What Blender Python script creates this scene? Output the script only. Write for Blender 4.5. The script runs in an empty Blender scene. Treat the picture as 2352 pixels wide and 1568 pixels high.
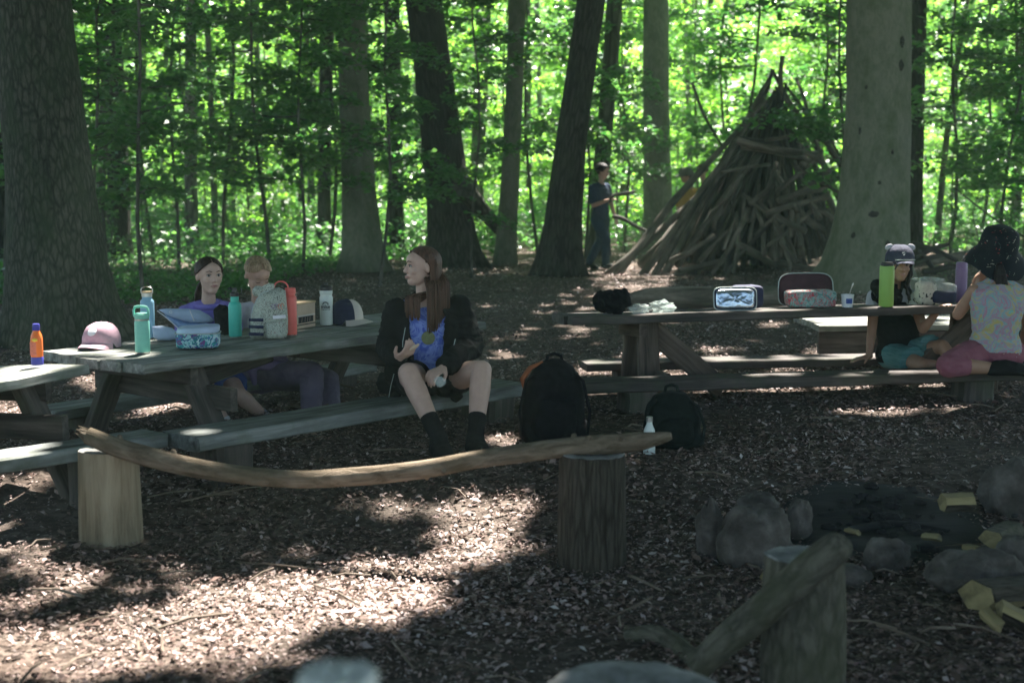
import bpy, bmesh, math, random
import numpy as np
from mathutils import Vector, Matrix, noise, Quaternion
random.seed(7); RNG = np.random.default_rng(7)
R = math.radians
scene = bpy.context.scene
COL = scene.collection

# ---------------------------------------------------------------- camera model (photo measured on a 2352 x 1568 grid)
F = 3400.0; CX, CY = 1176.0, 784.0; H = 1.5; PITCH = math.atan(397/F)
cp, sp_ = math.cos(PITCH), math.sin(PITCH)
def P(x, y, d):
    """photo point at depth d (metres along the view axis) -> world"""
    a = (x-CX)/F*d; b = (CY-y)/F*d
    return Vector((a, d*cp + b*sp_, H + b*cp - d*sp_))
def G(x, y, z=0.0):
    """photo point where it meets the horizontal plane z"""
    k = (CY-y)/F*cp - sp_
    return P(x, y, (z-H)/k)
def sstep(a, b, t):
    t = min(1, max(0, (t-a)/(b-a))); return t*t*(3-2*t)
def gz(x, y):
    h = 0.15*sstep(5.75, 6.9, y)
    h += 0.018*noise.noise(Vector((x*0.9, y*0.9, 0))) + 0.007*noise.noise(Vector((x*3.1, y*3.1, 3)))
    if y > 24: h += 0.25*sstep(24, 60, y)*(1+noise.noise(Vector((x*.1, y*.1, 0))))
    return h
def onground(p): return Vector((p.x, p.y, gz(p.x, p.y)))

# ---------------------------------------------------------------- materials
MATS = {}
def newmat(name):
    m = bpy.data.materials.new(name); m.use_nodes = True
    nt = m.node_tree; nt.nodes.clear()
    out = nt.nodes.new('ShaderNodeOutputMaterial')
    bs = nt.nodes.new('ShaderNodeBsdfPrincipled')
    nt.links.new(bs.outputs[0], out.inputs[0])
    MATS[name] = m
    return m, nt, bs, out
def N(nt, t, **kw):
    n = nt.nodes.new(t)
    for k, v in kw.items():
        if k in n.inputs: n.inputs[k].default_value = v
        else: setattr(n, k, v)
    return n
def ramp(nt, src, stops):
    n = nt.nodes.new('ShaderNodeValToRGB'); cr = n.color_ramp
    while len(cr.elements) < len(stops): cr.elements.new(0.5)
    for e, (p, c) in zip(cr.elements, stops):
        e.position = p; e.color = (*c, 1) if len(c) == 3 else c
    nt.links.new(src, n.inputs[0]); return n.outputs[0]
def coords(nt, attr='tc', scale=(1,1,1)):
    if attr == 'object':
        n = nt.nodes.new('ShaderNodeTexCoord'); o = n.outputs['Object']
    else:
        n = nt.nodes.new('ShaderNodeAttribute'); n.attribute_name = attr; o = n.outputs['Vector']
    mp = nt.nodes.new('ShaderNodeMapping'); mp.inputs['Scale'].default_value = scale
    nt.links.new(o, mp.inputs[0]); return mp.outputs[0]
def noi(nt, vec, scale, detail=4, rough=.55, dist=0):
    n = nt.nodes.new('ShaderNodeTexNoise'); nt.links.new(vec, n.inputs['Vector'])
    n.inputs['Scale'].default_value = scale; n.inputs['Detail'].default_value = detail
    n.inputs['Roughness'].default_value = rough; n.inputs['Distortion'].default_value = dist
    return n.outputs['Fac']
def mixc(nt, fac, a, b, mode='MIX'):
    n = nt.nodes.new('ShaderNodeMix'); n.data_type = 'RGBA'; n.blend_type = mode
    for s, v in ((0, fac), (6, a), (7, b)):
        if isinstance(v, (int, float)): n.inputs[s].default_value = v
        elif isinstance(v, tuple): n.inputs[s].default_value = (*v, 1)
        else: nt.links.new(v, n.inputs[s])
    return n.outputs[2]
def bump(nt, bs, h, strength, dist=0.01):
    n = nt.nodes.new('ShaderNodeBump'); n.inputs['Strength'].default_value = strength
    n.inputs['Distance'].default_value = dist
    nt.links.new(h, n.inputs['Height']); nt.links.new(n.outputs[0], bs.inputs['Normal'])
def mathn(nt, op, a, b=None):
    n = nt.nodes.new('ShaderNodeMath'); n.operation = op
    for i, v in enumerate((a, b)):
        if v is None: continue
        if isinstance(v, (int, float)): n.inputs[i].default_value = v
        else: nt.links.new(v, n.inputs[i])
    return n.outputs[0]
def wood(name, dark, mid, light, grain=26, rough=.85, moss=None, bstr=.5):
    m, nt, bs, _ = newmat(name)
    v = coords(nt, 'tc', (1.6, grain, grain)); v1 = coords(nt, 'tc', (1, 1, 1))
    a = noi(nt, v, 1.3, 6, .65, .3); b = noi(nt, v1, 3.2, 3)
    s = mathn(nt, 'ADD', mathn(nt, 'MULTIPLY', a, .75), mathn(nt, 'MULTIPLY', b, .3))
    c = ramp(nt, s, [(.38, dark), (.52, mid), (.68, light)])
    if moss: c = mixc(nt, ramp(nt, noi(nt, v1, 5, 5), [(.5, (0,0,0)), (.68, (.75,.75,.75))]), c, moss)
    nt.links.new(c, bs.inputs['Base Color']); bs.inputs['Roughness'].default_value = rough
    bump(nt, bs, a, bstr, .012); return m
def bark(name, dark, mid, light, sx=5, sy=26, dist=.03, green=None, bstr=1.0, crack=.45):
    m, nt, bs, _ = newmat(name)
    v = coords(nt, 'tc', (sx, sy, sy)); v1 = coords(nt, 'tc', (1.2, 2, 2))
    a = noi(nt, v, 1, 7, .7, .8)
    r = nt.nodes.new('ShaderNodeTexVoronoi'); r.feature = 'DISTANCE_TO_EDGE'; r.inputs['Scale'].default_value = .7
    nt.links.new(v, r.inputs['Vector'])
    cr = ramp(nt, r.outputs['Distance'], [(0, (0,0,0)), (.22, (1,1,1))])
    s = mathn(nt, 'MULTIPLY', mathn(nt, 'ADD', a, .15), mathn(nt, 'ADD', mathn(nt, 'MULTIPLY', cr, crack), 1-crack))
    c = ramp(nt, s, [(.28, dark), (.48, mid), (.72, light)])
    if green: c = mixc(nt, ramp(nt, noi(nt, v1, 2.2, 5, .7), [(.45, (0,0,0)), (.7, (.8,.8,.8))]), c, green)
    nt.links.new(c, bs.inputs['Base Color']); bs.inputs['Roughness'].default_value = .95
    bs.inputs['Specular IOR Level'].default_value = .15
    bump(nt, bs, s, bstr, dist); return m
def plain(name, col, rough=.6, metal=0, var=.12, scale=18, b=0, spec=.5, coord='object'):
    m, nt, bs, _ = newmat(name)
    v = coords(nt, coord); n = noi(nt, v, scale, 4)
    d = tuple(c*(1-var) for c in col); l = tuple(min(1, c*(1+var)) for c in col)
    nt.links.new(ramp(nt, n, [(.35, d), (.65, l)]), bs.inputs['Base Color'])
    bs.inputs['Roughness'].default_value = rough; bs.inputs['Metallic'].default_value = metal
    bs.inputs['Specular IOR Level'].default_value = spec
    if b: bump(nt, bs, n, b, .01)
    return m
def spots(name, cols, scale, rough=.8, th=None, coord='object', dist=0.0):
    """cloth print: voronoi cells picking from a list of colours"""
    m, nt, bs, _ = newmat(name)
    v = coords(nt, coord)
    vo = nt.nodes.new('ShaderNodeTexVoronoi'); vo.inputs['Scale'].default_value = scale
    nz = nt.nodes.new('ShaderNodeTexNoise'); nz.inputs['Scale'].default_value = scale*.6; nt.links.new(v, nz.inputs['Vector'])
    ad = nt.nodes.new('ShaderNodeMix'); ad.data_type = 'VECTOR'; ad.inputs[0].default_value = dist
    nt.links.new(v, ad.inputs[4]); nt.links.new(nz.outputs['Color'], ad.inputs[5])
    nt.links.new(ad.outputs[1], vo.inputs['Vector'])
    sep = nt.nodes.new('ShaderNodeSeparateColor'); nt.links.new(vo.outputs['Color'], sep.inputs[0])
    st = [(i/len(cols), c) for i, c in enumerate(cols)]
    rr = ramp(nt, sep.outputs[0], st); rr.node.color_ramp.interpolation = 'CONSTANT'
    c = rr
    if th is not None:   # dots on ground colour cols[0]
        f = ramp(nt, vo.outputs['Distance'], [(th, (1,1,1)), (th+.06, (0,0,0))])
        c = mixc(nt, f, cols[0], rr)
    nt.links.new(c, bs.inputs['Base Color']); bs.inputs['Roughness'].default_value = rough
    bs.inputs['Specular IOR Level'].default_value = .2
    return m
def leafmat(name, c0, c1, c2, trans=.5, rough=.42, t0=(.16,.36,.03), t1=(.34,.55,.07), spec=.5):
    m, nt, bs, out = newmat(name)
    at = nt.nodes.new('ShaderNodeAttribute'); at.attribute_name = 'rnd'
    c = ramp(nt, at.outputs['Fac'], [(0, c0), (.5, c1), (1, c2)])
    t = ramp(nt, at.outputs['Fac'], [(0, t0), (1, t1)])
    nt.links.new(c, bs.inputs['Base Color']); bs.inputs['Roughness'].default_value = rough
    bs.inputs['Specular IOR Level'].default_value = spec
    tr = nt.nodes.new('ShaderNodeBsdfTranslucent'); nt.links.new(t, tr.inputs[0])
    mx = nt.nodes.new('ShaderNodeMixShader'); mx.inputs[0].default_value = trans
    nt.links.new(bs.outputs[0], mx.inputs[1]); nt.links.new(tr.outputs[0], mx.inputs[2])
    nt.links.new(mx.outputs[0], out.inputs[0]); return m

# ---------------------------------------------------------------- mesh builder
def frame_from(p0, p1, up=Vector((0,0,1))):
    x = (p1-p0); L = x.length; x = x/L if L > 1e-9 else Vector((1,0,0))
    if abs(x.dot(up)) > .98: up = Vector((0,1,0)) if abs(x.y) < .9 else Vector((1,0,0))
    y = up.cross(x).normalized(); z = x.cross(y).normalized()
    return x, y, z, L
class MB:
    def __init__(s): s.v = []; s.f = []; s.t = []
    def add(s, vs, fs, ts=None):
        o = len(s.v); s.v += [Vector(v) for v in vs]; s.f += [tuple(i+o for i in f) for f in fs]
        s.t += [Vector(t) for t in (ts if ts is not None else vs)]
        return s
    def beam(s, p0, p1, w, h, up=Vector((0,0,1)), seg=1, jit=0, rag=0, bev=0):
        """box from p0 to p1 (centre line), width w across, h along up; jittered sections, slightly eased edges"""
        p0 = Vector(p0); p1 = Vector(p1); x, y, z, L = frame_from(p0, p1, up)
        off = Vector((random.uniform(-20, 20),)*3)
        e = bev or min(w, h)*.12
        prof = [(-w/2+e, -h/2), (w/2-e, -h/2), (w/2, -h/2+e), (w/2, h/2-e), (w/2-e, h/2), (-w/2+e, h/2), (-w/2, h/2-e), (-w/2, -h/2+e)]
        vs = []; ts = []; fs = []; n = len(prof)
        for i in range(seg+1):
            u = i/seg*L
            jw = [random.uniform(-jit, jit) for _ in range(4)]
            for k, (a, b) in enumerate(prof):
                ja = jw[0] if a < 0 else jw[1]; jb = jw[2]*.4
                uu = u + (random.uniform(-rag, rag) if i in (0, seg) else 0)
                vs.append(p0 + x*uu + y*(a+ja) + z*(b+jb)); ts.append(Vector((uu, a, b))+off)
        for i in range(seg):
            for k in range(n):
                a = i*n+k; b = i*n+(k+1) % n
                fs.append((a, b, b+n, a+n))
        fs.append(tuple(range(n-1, -1, -1))); fs.append(tuple(seg*n+k for k in range(n)))
        return s.add(vs, fs, ts)
    def box(s, c, size, rz=0, seg=1, jit=0, bev=0):
        c = Vector(c); d = Vector((math.cos(rz), math.sin(rz), 0))*size[0]/2
        return s.beam(c-d, c+d, size[1], size[2], seg=seg, jit=jit, bev=bev)
    def tube(s, pts, rad, n=8, cap=True, lump=0, flat=1.0, roundcap=False, tscale=1):
        pts = [Vector(p) for p in pts]
        if not hasattr(rad, '__len__'): rad = [rad]*len(pts)
        rad = list(rad)
        if roundcap:
            def ext(p, q, r):
                d = (p-q); d = d.normalized() if d.length > 1e-9 else Vector((0,0,1))
                return [(p+d*r*.97, r*.2), (p+d*r*.75, r*.66), (p+d*r*.4, r*.92)]
            a = ext(pts[0], pts[1], rad[0]); b = ext(pts[-1], pts[-2], rad[-1])
            pts = [q[0] for q in a]+pts+[q[0] for q in b[::-1]]; rad = [q[1] for q in a]+rad+[q[1] for q in b[::-1]]
        m = len(pts); vs = []; ts = []; fs = []; L = 0
        prev = None; off = random.uniform(-20, 20)
        for i, p in enumerate(pts):
            t = (pts[min(i+1, m-1)]-pts[max(i-1, 0)])
            t = t.normalized() if t.length > 1e-9 else Vector((0,0,1))
            if prev is None:
                ref = Vector((0,0,1)) if abs(t.z) < .9 else Vector((0,1,0))
                a = ref.cross(t).normalized()
            else: a = (prev - t*prev.dot(t)).normalized()
            prev = a; b = t.cross(a)
            if i: L += (p-pts[i-1]).length
            for k in range(n):
                an = 2*math.pi*k/n; r = rad[i]
                if lump: r *= 1+lump*noise.noise(Vector((math.cos(an)*1.5+off, math.sin(an)*1.5, L*2.2)))
                vs.append(p + a*math.cos(an)*r + b*math.sin(an)*r*flat)
                ts.append(Vector((L*tscale+off, math.cos(an)*rad[i]*tscale, math.sin(an)*rad[i]*tscale)))
        for i in range(m-1):
            for k in range(n):
                q = i*n+k; w = i*n+(k+1) % n
                fs.append((q, w, w+n, q+n))
        if cap:
            fs.append(tuple(range(n-1, -1, -1))); fs.append(tuple((m-1)*n+k for k in range(n)))
        return s.add(vs, fs, ts)
    def capsule(s, p0, r0, p1, r1, n=12): return s.tube([p0, p1], [r0, r1], n, roundcap=True)
    def lathe(s, base, prof, n=24, axis=Vector((0,0,1)), sx=1, sy=1, rz=0):
        base = Vector(base); axis = axis.normalized(); x = Vector((math.cos(rz), math.sin(rz), 0))
        x = (x-axis*x.dot(axis)).normalized(); y = axis.cross(x); vs = []; fs = []; ts = []
        for r, z in prof:
            for k in range(n):
                a = 2*math.pi*k/n
                vs.append(base+axis*z+x*math.cos(a)*r*sx+y*math.sin(a)*r*sy); ts.append(Vector((z, math.cos(a)*r, math.sin(a)*r)))
        m = len(prof)
        for i in range(m-1):
            for k in range(n):
                a = i*n+k; b = i*n+(k+1) % n; fs.append((a, b, b+n, a+n))
        fs.append(tuple(range(n-1, -1, -1))); fs.append(tuple((m-1)*n+k for k in range(n)))
        return s.add(vs, fs, ts)
    def ell(s, c, r, ax=None, n=16, m=10, lump=0, sq=1.0, seed=0):
        c = Vector(c); X, Y, Z = ax or (Vector((1,0,0)), Vector((0,1,0)), Vector((0,0,1)))
        vs = []; fs = []; ts = []
        pw = lambda v: math.copysign(abs(v)**sq, v)
        for i in range(1, m):
            th = math.pi*i/m
            for k in range(n):
                ph = 2*math.pi*k/n
                d = Vector((pw(math.sin(th))*pw(math.cos(ph)), pw(math.sin(th))*pw(math.sin(ph)), pw(math.cos(th))))
                g = 1+lump*noise.noise(d*1.7+Vector((seed, seed*.7, 0)))+lump*.5*noise.noise(d*4+Vector((seed, 5, 0))) if lump else 1
                v = c+X*d.x*r[0]*g+Y*d.y*r[1]*g+Z*d.z*r[2]*g; vs.append(v); ts.append(v)
        top = len(vs); vs += [c+Z*r[2], c-Z*r[2]]; ts += vs[-2:]
        for i in range(m-2):
            for k in range(n):
                a = i*n+k; b = i*n+(k+1) % n; fs.append((a, a+n, b+n, b))
        for k in range(n):
            fs.append((top, k, (k+1) % n)); fs.append((top+1, (m-2)*n+(k+1) % n, (m-2)*n+k))
        return s.add(vs, fs, ts)
    def loft(s, secs, n=20):
        """secs: (centre, right vector*rx, front vector*ry)"""
        vs = []; fs = []
        for c, a, b in secs:
            for k in range(n):
                t = 2*math.pi*k/n; vs.append(Vector(c)+a*math.cos(t)+b*math.sin(t))
        m = len(secs)
        for i in range(m-1):
            for k in range(n):
                q = i*n+k; w = i*n+(k+1) % n; fs.append((q, w, w+n, q+n))
        fs.append(tuple(range(n-1, -1, -1))); fs.append(tuple((m-1)*n+k for k in range(n)))
        return s.add(vs, fs)
    def xf(s, M):
        s.v = [M @ v for v in s.v]; return s
    def build(s, name, mat, parent=None, smooth=True, angle=None):
        org = ORG.get(parent.name, Vector((0,0,0))) if parent else Vector((0,0,0))
        me = bpy.data.meshes.new(name)
        me.from_pydata([tuple(v-org) for v in s.v], [], s.f)
        at = me.attributes.new('tc', 'FLOAT_VECTOR', 'POINT')
        at.data.foreach_set('vector', np.array([tuple(t) for t in s.t], dtype=np.float32).ravel())
        if smooth:
            me.polygons.foreach_set('use_smooth', [True]*len(me.polygons))
            if angle is None: angle = 40
            me.set_sharp_from_angle(angle=R(angle))
        me.materials.append(MATS[mat]); me.update()
        return link(name, me, parent, org)
ORG = {}
def link(name, data, parent=None, org=None):
    o = bpy.data.objects.new(name, data); COL.objects.link(o)
    if parent: o.parent = parent
    ORG[o.name] = org if org is not None else Vector((0,0,0))
    return o
def empty(name, loc):
    o = bpy.data.objects.new(name, None); o.empty_display_size = .1; COL.objects.link(o); o.location = loc
    ORG[o.name] = Vector(loc); return o
def tag(o, label, cat, group=None):
    o['label'] = label; o['category'] = cat
    if group: o['group'] = group
    return o
def thing(name, loc, label, cat, group=None): return tag(empty(name, loc), label, cat, group)
def blob(mb, name, mat, parent, vox=.006, smooth=6, fac=.5, wr=0):
    """fuse overlapping solids into one continuous skin"""
    org = ORG.get(parent.name, Vector((0,0,0))) if parent else Vector((0,0,0))
    me = bpy.data.meshes.new('tmp'); me.from_pydata([tuple(v-org) for v in mb.v], [], mb.f)
    bm = bmesh.new(); bm.from_mesh(me); bmesh.ops.recalc_face_normals(bm, faces=bm.faces); bm.to_mesh(me); bm.free()
    o = bpy.data.objects.new('tmp', me); COL.objects.link(o)
    md = o.modifiers.new('r', 'REMESH'); md.mode = 'VOXEL'; md.voxel_size = vox
    if smooth:
        sm = o.modifiers.new('s', 'SMOOTH'); sm.iterations = smooth; sm.factor = fac
    dg = bpy.context.evaluated_depsgraph_get()
    m2 = bpy.data.meshes.new_from_object(o.evaluated_get(dg)); m2.name = name
    bpy.data.objects.remove(o); bpy.data.meshes.remove(me)
    if wr:      # folds in cloth
        nn = [v.normal.copy() for v in m2.vertices]; cc = [v.co.copy() for v in m2.vertices]
        for v, vn, q in zip(m2.vertices, nn, cc):
            w = noise.noise(Vector((q.x*16, q.y*16, q.z*34+3*noise.noise(q*7)))); v.co = q+vn*wr*(1-2*abs(w)**.7)
    m2.polygons.foreach_set('use_smooth', [True]*len(m2.polygons))
    m2.materials.clear(); m2.materials.append(MATS[mat])
    return link(name, m2, parent, org)
def npmesh(name, V, Fq, mat, rnd=None):
    """numpy quads -> mesh, with one random number per face"""
    me = bpy.data.meshes.new(name); nq = len(Fq)
    me.vertices.add(len(V)); me.vertices.foreach_set('co', V.astype(np.float32).ravel())
    me.loops.add(nq*4); me.loops.foreach_set('vertex_index', Fq.astype(np.int32).ravel())
    me.polygons.add(nq); me.polygons.foreach_set('loop_start', np.arange(0, nq*4, 4, dtype=np.int32))
    me.update(calc_edges=True)
    if rnd is None: rnd = RNG.random(nq)
    at = me.attributes.new('rnd', 'FLOAT', 'FACE'); at.data.foreach_set('value', rnd.astype(np.float32))
    me.materials.append(MATS[mat]); return me
def leaves(C, nrm, size, asp=.55, rot=None):
    """kite leaves: centres (n,3), normals (n,3), length (n,)"""
    n = len(C); nrm = nrm/np.linalg.norm(nrm, axis=1, keepdims=True)
    r = RNG.normal(size=(n, 3)) if rot is None else rot
    a = np.cross(nrm, r); a /= np.linalg.norm(a, axis=1, keepdims=True)+1e-9; b = np.cross(nrm, a)
    L = size[:, None]; W = L*asp
    fold = nrm*W*.18
    V = np.stack([C-a*L*.5, C-a*L*.05+b*W*.5+fold, C+a*L*.5, C-a*L*.05-b*W*.5+fold], 1).reshape(-1, 3)
    return V, np.arange(n*4).reshape(-1, 4)
# ---------------------------------------------------------------- materials used
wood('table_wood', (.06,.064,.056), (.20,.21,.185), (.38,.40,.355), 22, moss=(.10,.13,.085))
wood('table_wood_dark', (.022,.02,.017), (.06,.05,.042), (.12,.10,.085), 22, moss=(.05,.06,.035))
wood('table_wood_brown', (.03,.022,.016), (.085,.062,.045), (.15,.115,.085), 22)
wood('bench_wood', (.05,.055,.05), (.15,.165,.155), (.28,.31,.29), 20, moss=(.09,.11,.075))
wood('stump_wood', (.10,.075,.045), (.24,.19,.12), (.36,.30,.20), 14)
wood('split_wood', (.11,.085,.04), (.22,.18,.08), (.33,.27,.13), 12, bstr=.3)
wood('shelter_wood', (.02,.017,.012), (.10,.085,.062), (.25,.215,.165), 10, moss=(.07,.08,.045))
wood('shelter_dark', (.012,.010,.008), (.04,.034,.027), (.085,.075,.06), 10, moss=(.05,.06,.03))  # dark stick tone, in the shelter also painted shade between sticks
wood('log_wood', (.03,.022,.015), (.14,.105,.075), (.30,.25,.19), 14, moss=(.09,.07,.04), bstr=1)
wood('char_wood', (.006,.006,.006), (.015,.014,.013), (.04,.035,.03), 12)
wood('pale_wood', (.6,.6,.52), (.72,.72,.65), (.8,.8,.74), 10, bstr=.2)
bark('bark_oak', (.005,.005,.004), (.022,.020,.017), (.065,.058,.05), 5, 34, .04, green=(.05,.06,.04))
bark('bark_oak_big', (.012,.014,.010), (.042,.046,.034), (.095,.095,.072), 11, 36, .015, green=(.038,.058,.03), bstr=.9, crack=.35)
bark('bark_log', (.02,.02,.016), (.07,.066,.05), (.14,.13,.10), 14, 36, .01, green=(.06,.065,.035), bstr=1, crack=.25)
bark('bark_log_tan', (.02,.015,.010), (.10,.078,.052), (.23,.185,.135), 7, 30, .01, green=(.09,.075,.045), bstr=1, crack=.15)
bark('bark_beech', (.05,.055,.038), (.105,.118,.08), (.165,.175,.125), 7, 14, .012, green=(.055,.085,.035), bstr=.5, crack=0)
bark('bark_thin', (.02,.02,.017), (.075,.07,.058), (.15,.145,.12), 2.5, 12, .008, green=(.05,.06,.035))
bark('bark_stump', (.012,.009,.007), (.042,.036,.027), (.085,.075,.058), 7, 60, .015, bstr=.9, crack=.3)
def endgrain(name, c0, c1):
    m, nt, bs, _ = newmat(name)
    v = coords(nt, 'object', (1, 1, 1))
    n = noi(nt, v, 14, 5); n2 = noi(nt, v, 60, 3)
    s = mathn(nt, 'ADD', mathn(nt, 'MULTIPLY', n, .7), mathn(nt, 'MULTIPLY', n2, .3))
    nt.links.new(ramp(nt, s, [(.35, c0), (.65, c1)]), bs.inputs['Base Color'])
    bs.inputs['Roughness'].default_value = .9; bump(nt, bs, s, .5, .01)
endgrain('end_grain', (.10,.10,.09), (.28,.28,.26))
endgrain('end_grain_grey', (.13,.13,.12), (.32,.32,.31))
def rockmat():
    m, nt, bs, _ = newmat('rock'); v = coords(nt, 'object')
    n = noi(nt, v, 9, 8, .65)
    nt.links.new(ramp(nt, n, [(.3, (.03,.025,.02)), (.5, (.085,.073,.06)), (.7, (.17,.15,.13))]), bs.inputs['Base Color'])
    bs.inputs['Roughness'].default_value = .9; bump(nt, bs, n, .8, .03)
rockmat()
def groundmat():
    m, nt, bs, _ = newmat('soil')
    g = nt.nodes.new('ShaderNodeNewGeometry'); pos = g.outputs['Position']
    mp = nt.nodes.new('ShaderNodeMapping'); nt.links.new(pos, mp.inputs[0]); v = mp.outputs[0]
    a = noi(nt, v, 1.1, 5); b = noi(nt, v, 26, 6, .7); vo = nt.nodes.new('ShaderNodeTexVoronoi')
    vo.inputs['Scale'].default_value = 30; nt.links.new(v, vo.inputs['Vector'])
    sep = nt.nodes.new('ShaderNodeSeparateColor'); nt.links.new(vo.outputs['Color'], sep.inputs[0])
    s = mathn(nt, 'ADD', mathn(nt, 'MULTIPLY', b, .55), mathn(nt, 'MULTIPLY', sep.outputs[0], .4))
    c = ramp(nt, s, [(.25, (.03,.022,.018)), (.5, (.10,.075,.06)), (.75, (.22,.18,.15))])
    c = mixc(nt, ramp(nt, a, [(.4, (0,0,0)), (.65, (.6,.6,.6))]), c, (.11,.095,.08))
    nt.links.new(c, bs.inputs['Base Color']); bs.inputs['Roughness'].default_value = 1
    bs.inputs['Specular IOR Level'].default_value = .1
    bump(nt, bs, s, 1, .03)
groundmat()
def littermat():
    m, nt, bs, out = newmat('litter')
    at = nt.nodes.new('ShaderNodeAttribute'); at.attribute_name = 'rnd'
    c = ramp(nt, at.outputs['Fac'], [(0, (.06,.04,.033)), (.25, (.14,.092,.073)), (.45, (.24,.16,.13)), (.62, (.40,.28,.245)), (.78, (.47,.375,.345)), (.93, (.54,.45,.42)), (1, (.66,.58,.55))])
    nt.links.new(c, bs.inputs['Base Color']); bs.inputs['Roughness'].default_value = .65
    bs.inputs['Specular IOR Level'].default_value = .35
littermat()
leafmat('leaf_sunlit', (.06,.15,.03), (.09,.21,.045), (.14,.28,.07), .62, .4, (.16,.46,.03), (.42,.76,.10), .5)  # lighter leaf copy, sunlight of the far wood put into the colour
leafmat('leaf_near', (.035,.10,.03), (.055,.15,.045), (.08,.20,.06), .45, .38, (.06,.26,.04), (.20,.46,.09))  # darker leaf copy, shade round the clearing put into the colour
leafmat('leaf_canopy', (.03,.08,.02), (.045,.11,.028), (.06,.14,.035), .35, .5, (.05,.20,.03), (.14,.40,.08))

# ---------------------------------------------------------------- ground
def build_ground():
    def axis(lo, hi, fine0, fine1, df, dc):
        a = []; t = lo
        while t < hi:
            a.append(t); t += df if fine0 <= t < fine1 else dc
        a.append(hi); return a
    xs = axis(-300, 300, -7, 7, .12, 6); ys = axis(-40, 420, 0, 16, .12, 4)
    vs = [(x, y, gz(x, y)) for y in ys for x in xs]; nx = len(xs)
    fs = [(j*nx+i, j*nx+i+1, (j+1)*nx+i+1, (j+1)*nx+i) for j in range(len(ys)-1) for i in range(nx-1)]
    m = MB(); m.add(vs, fs); o = m.build('ground', 'soil', angle=180); o['kind'] = 'structure'
build_ground()
GZ = np.vectorize(gz)
def proj(Pn):
    x, y, z = Pn[:, 0], Pn[:, 1], Pn[:, 2]-H
    d = y*cp - z*sp_; b = y*sp_ + z*cp
    return CX+F*x/d, CY-F*b/d, d
def build_litter():
    # chips and dead leaves: density falls with distance, many small tilted flakes
    n = 300000
    u = RNG.random(n); y = 3.6*(24/3.6)**(u**.95); half = y*.40+.5
    x = (RNG.random(n)*2-1)*half
    big = RNG.random(n)
    size = np.where(big < .66, RNG.uniform(.006, .014, n), RNG.uniform(.014, .032, n))*(1+y*.035)*np.where(RNG.random(n) < .03, 1.6, 1)
    z = GZ(x, y) + RNG.uniform(.002, .022, n)
    nr = RNG.normal(size=(n, 3))*.33; nr[:, 2] = 1
    C = np.stack([x, y, z], 1)
    a = RNG.normal(size=(n, 3)); a[:, 2] *= .25
    g = np.array([noise.noise(Vector((p*.8, q*.8, 6)))+.5*noise.noise(Vector((p*2.6, q*2.6, 1))) for p, q in zip(x, y)])
    kp = RNG.random(n) < np.clip(.95+g*1.2-.5*np.clip((y-9)/6, 0, 1)*((x > -2) & (x < 1.2)), .25, 1)
    C, nr, size, a, x, y = C[kp], nr[kp], size[kp], a[kp], x[kp], y[kp]; n = len(x)
    V, Fq = leaves(C, nr, size, .5, a)
    # patchy tone: sheltered greyish stretches and reddish chips
    rnd = np.clip(RNG.beta(1.6, 2.2, n) + .12*np.sin(x*1.9+np.cos(y*1.3)*2), 0, 1)
    o = link('leaf_litter', npmesh('leaf_litter', V, Fq, 'litter', rnd)); o['kind'] = 'stuff'
    tag(o, 'brown wood chips and dead leaves covering the clearing floor', 'leaf litter')
    # scattered twigs
    m = MB()
    for i in range(260):
        yy = 3.9*(17/3.9)**random.random(); xx = random.uniform(-1, 1)*yy*.36
        L = random.uniform(.06, .32); an = random.uniform(0, 6.28); p = Vector((xx, yy, gz(xx, yy)+.02))
        q = p+Vector((math.cos(an)*L, math.sin(an)*L, random.uniform(0, .02)))
        mid = (p+q)/2+Vector((random.uniform(-.02, .02), random.uniform(-.02, .02), .01))
        m.tube([p, mid, q], random.uniform(.002, .006), 5)
    o = m.build('twigs', 'log_wood'); o['kind'] = 'stuff'
    tag(o, 'thin dry twigs strewn over the wood chips', 'twigs')
build_litter()

# ---------------------------------------------------------------- light
SUN_EL, SUN_DX, SUN_DY = 58, .30, .954
S = Vector((math.cos(R(SUN_EL))*SUN_DX, math.cos(R(SUN_EL))*SUN_DY, math.sin(R(SUN_EL)))).normalized()
w = bpy.data.worlds.new('World'); scene.world = w; w.use_nodes = True
nt = w.node_tree; bg = nt.nodes['Background']; sky = nt.nodes.new('ShaderNodeTexSky'); sky.sky_type = 'NISHITA'
sky.sun_disc = False; sky.sun_elevation = R(SUN_EL); sky.sun_rotation = math.atan2(S.x, S.y)
nt.links.new(sky.outputs[0], bg.inputs[0]); bg.inputs[1].default_value = .058
sl = bpy.data.lights.new('sun', 'SUN'); sl.energy = 5; sl.angle = R(.53); sl.color = (1, .93, .86)
so = bpy.data.objects.new('sun', sl); COL.objects.link(so); so.rotation_euler = (-S).to_track_quat('-Z', 'Y').to_euler()

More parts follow.
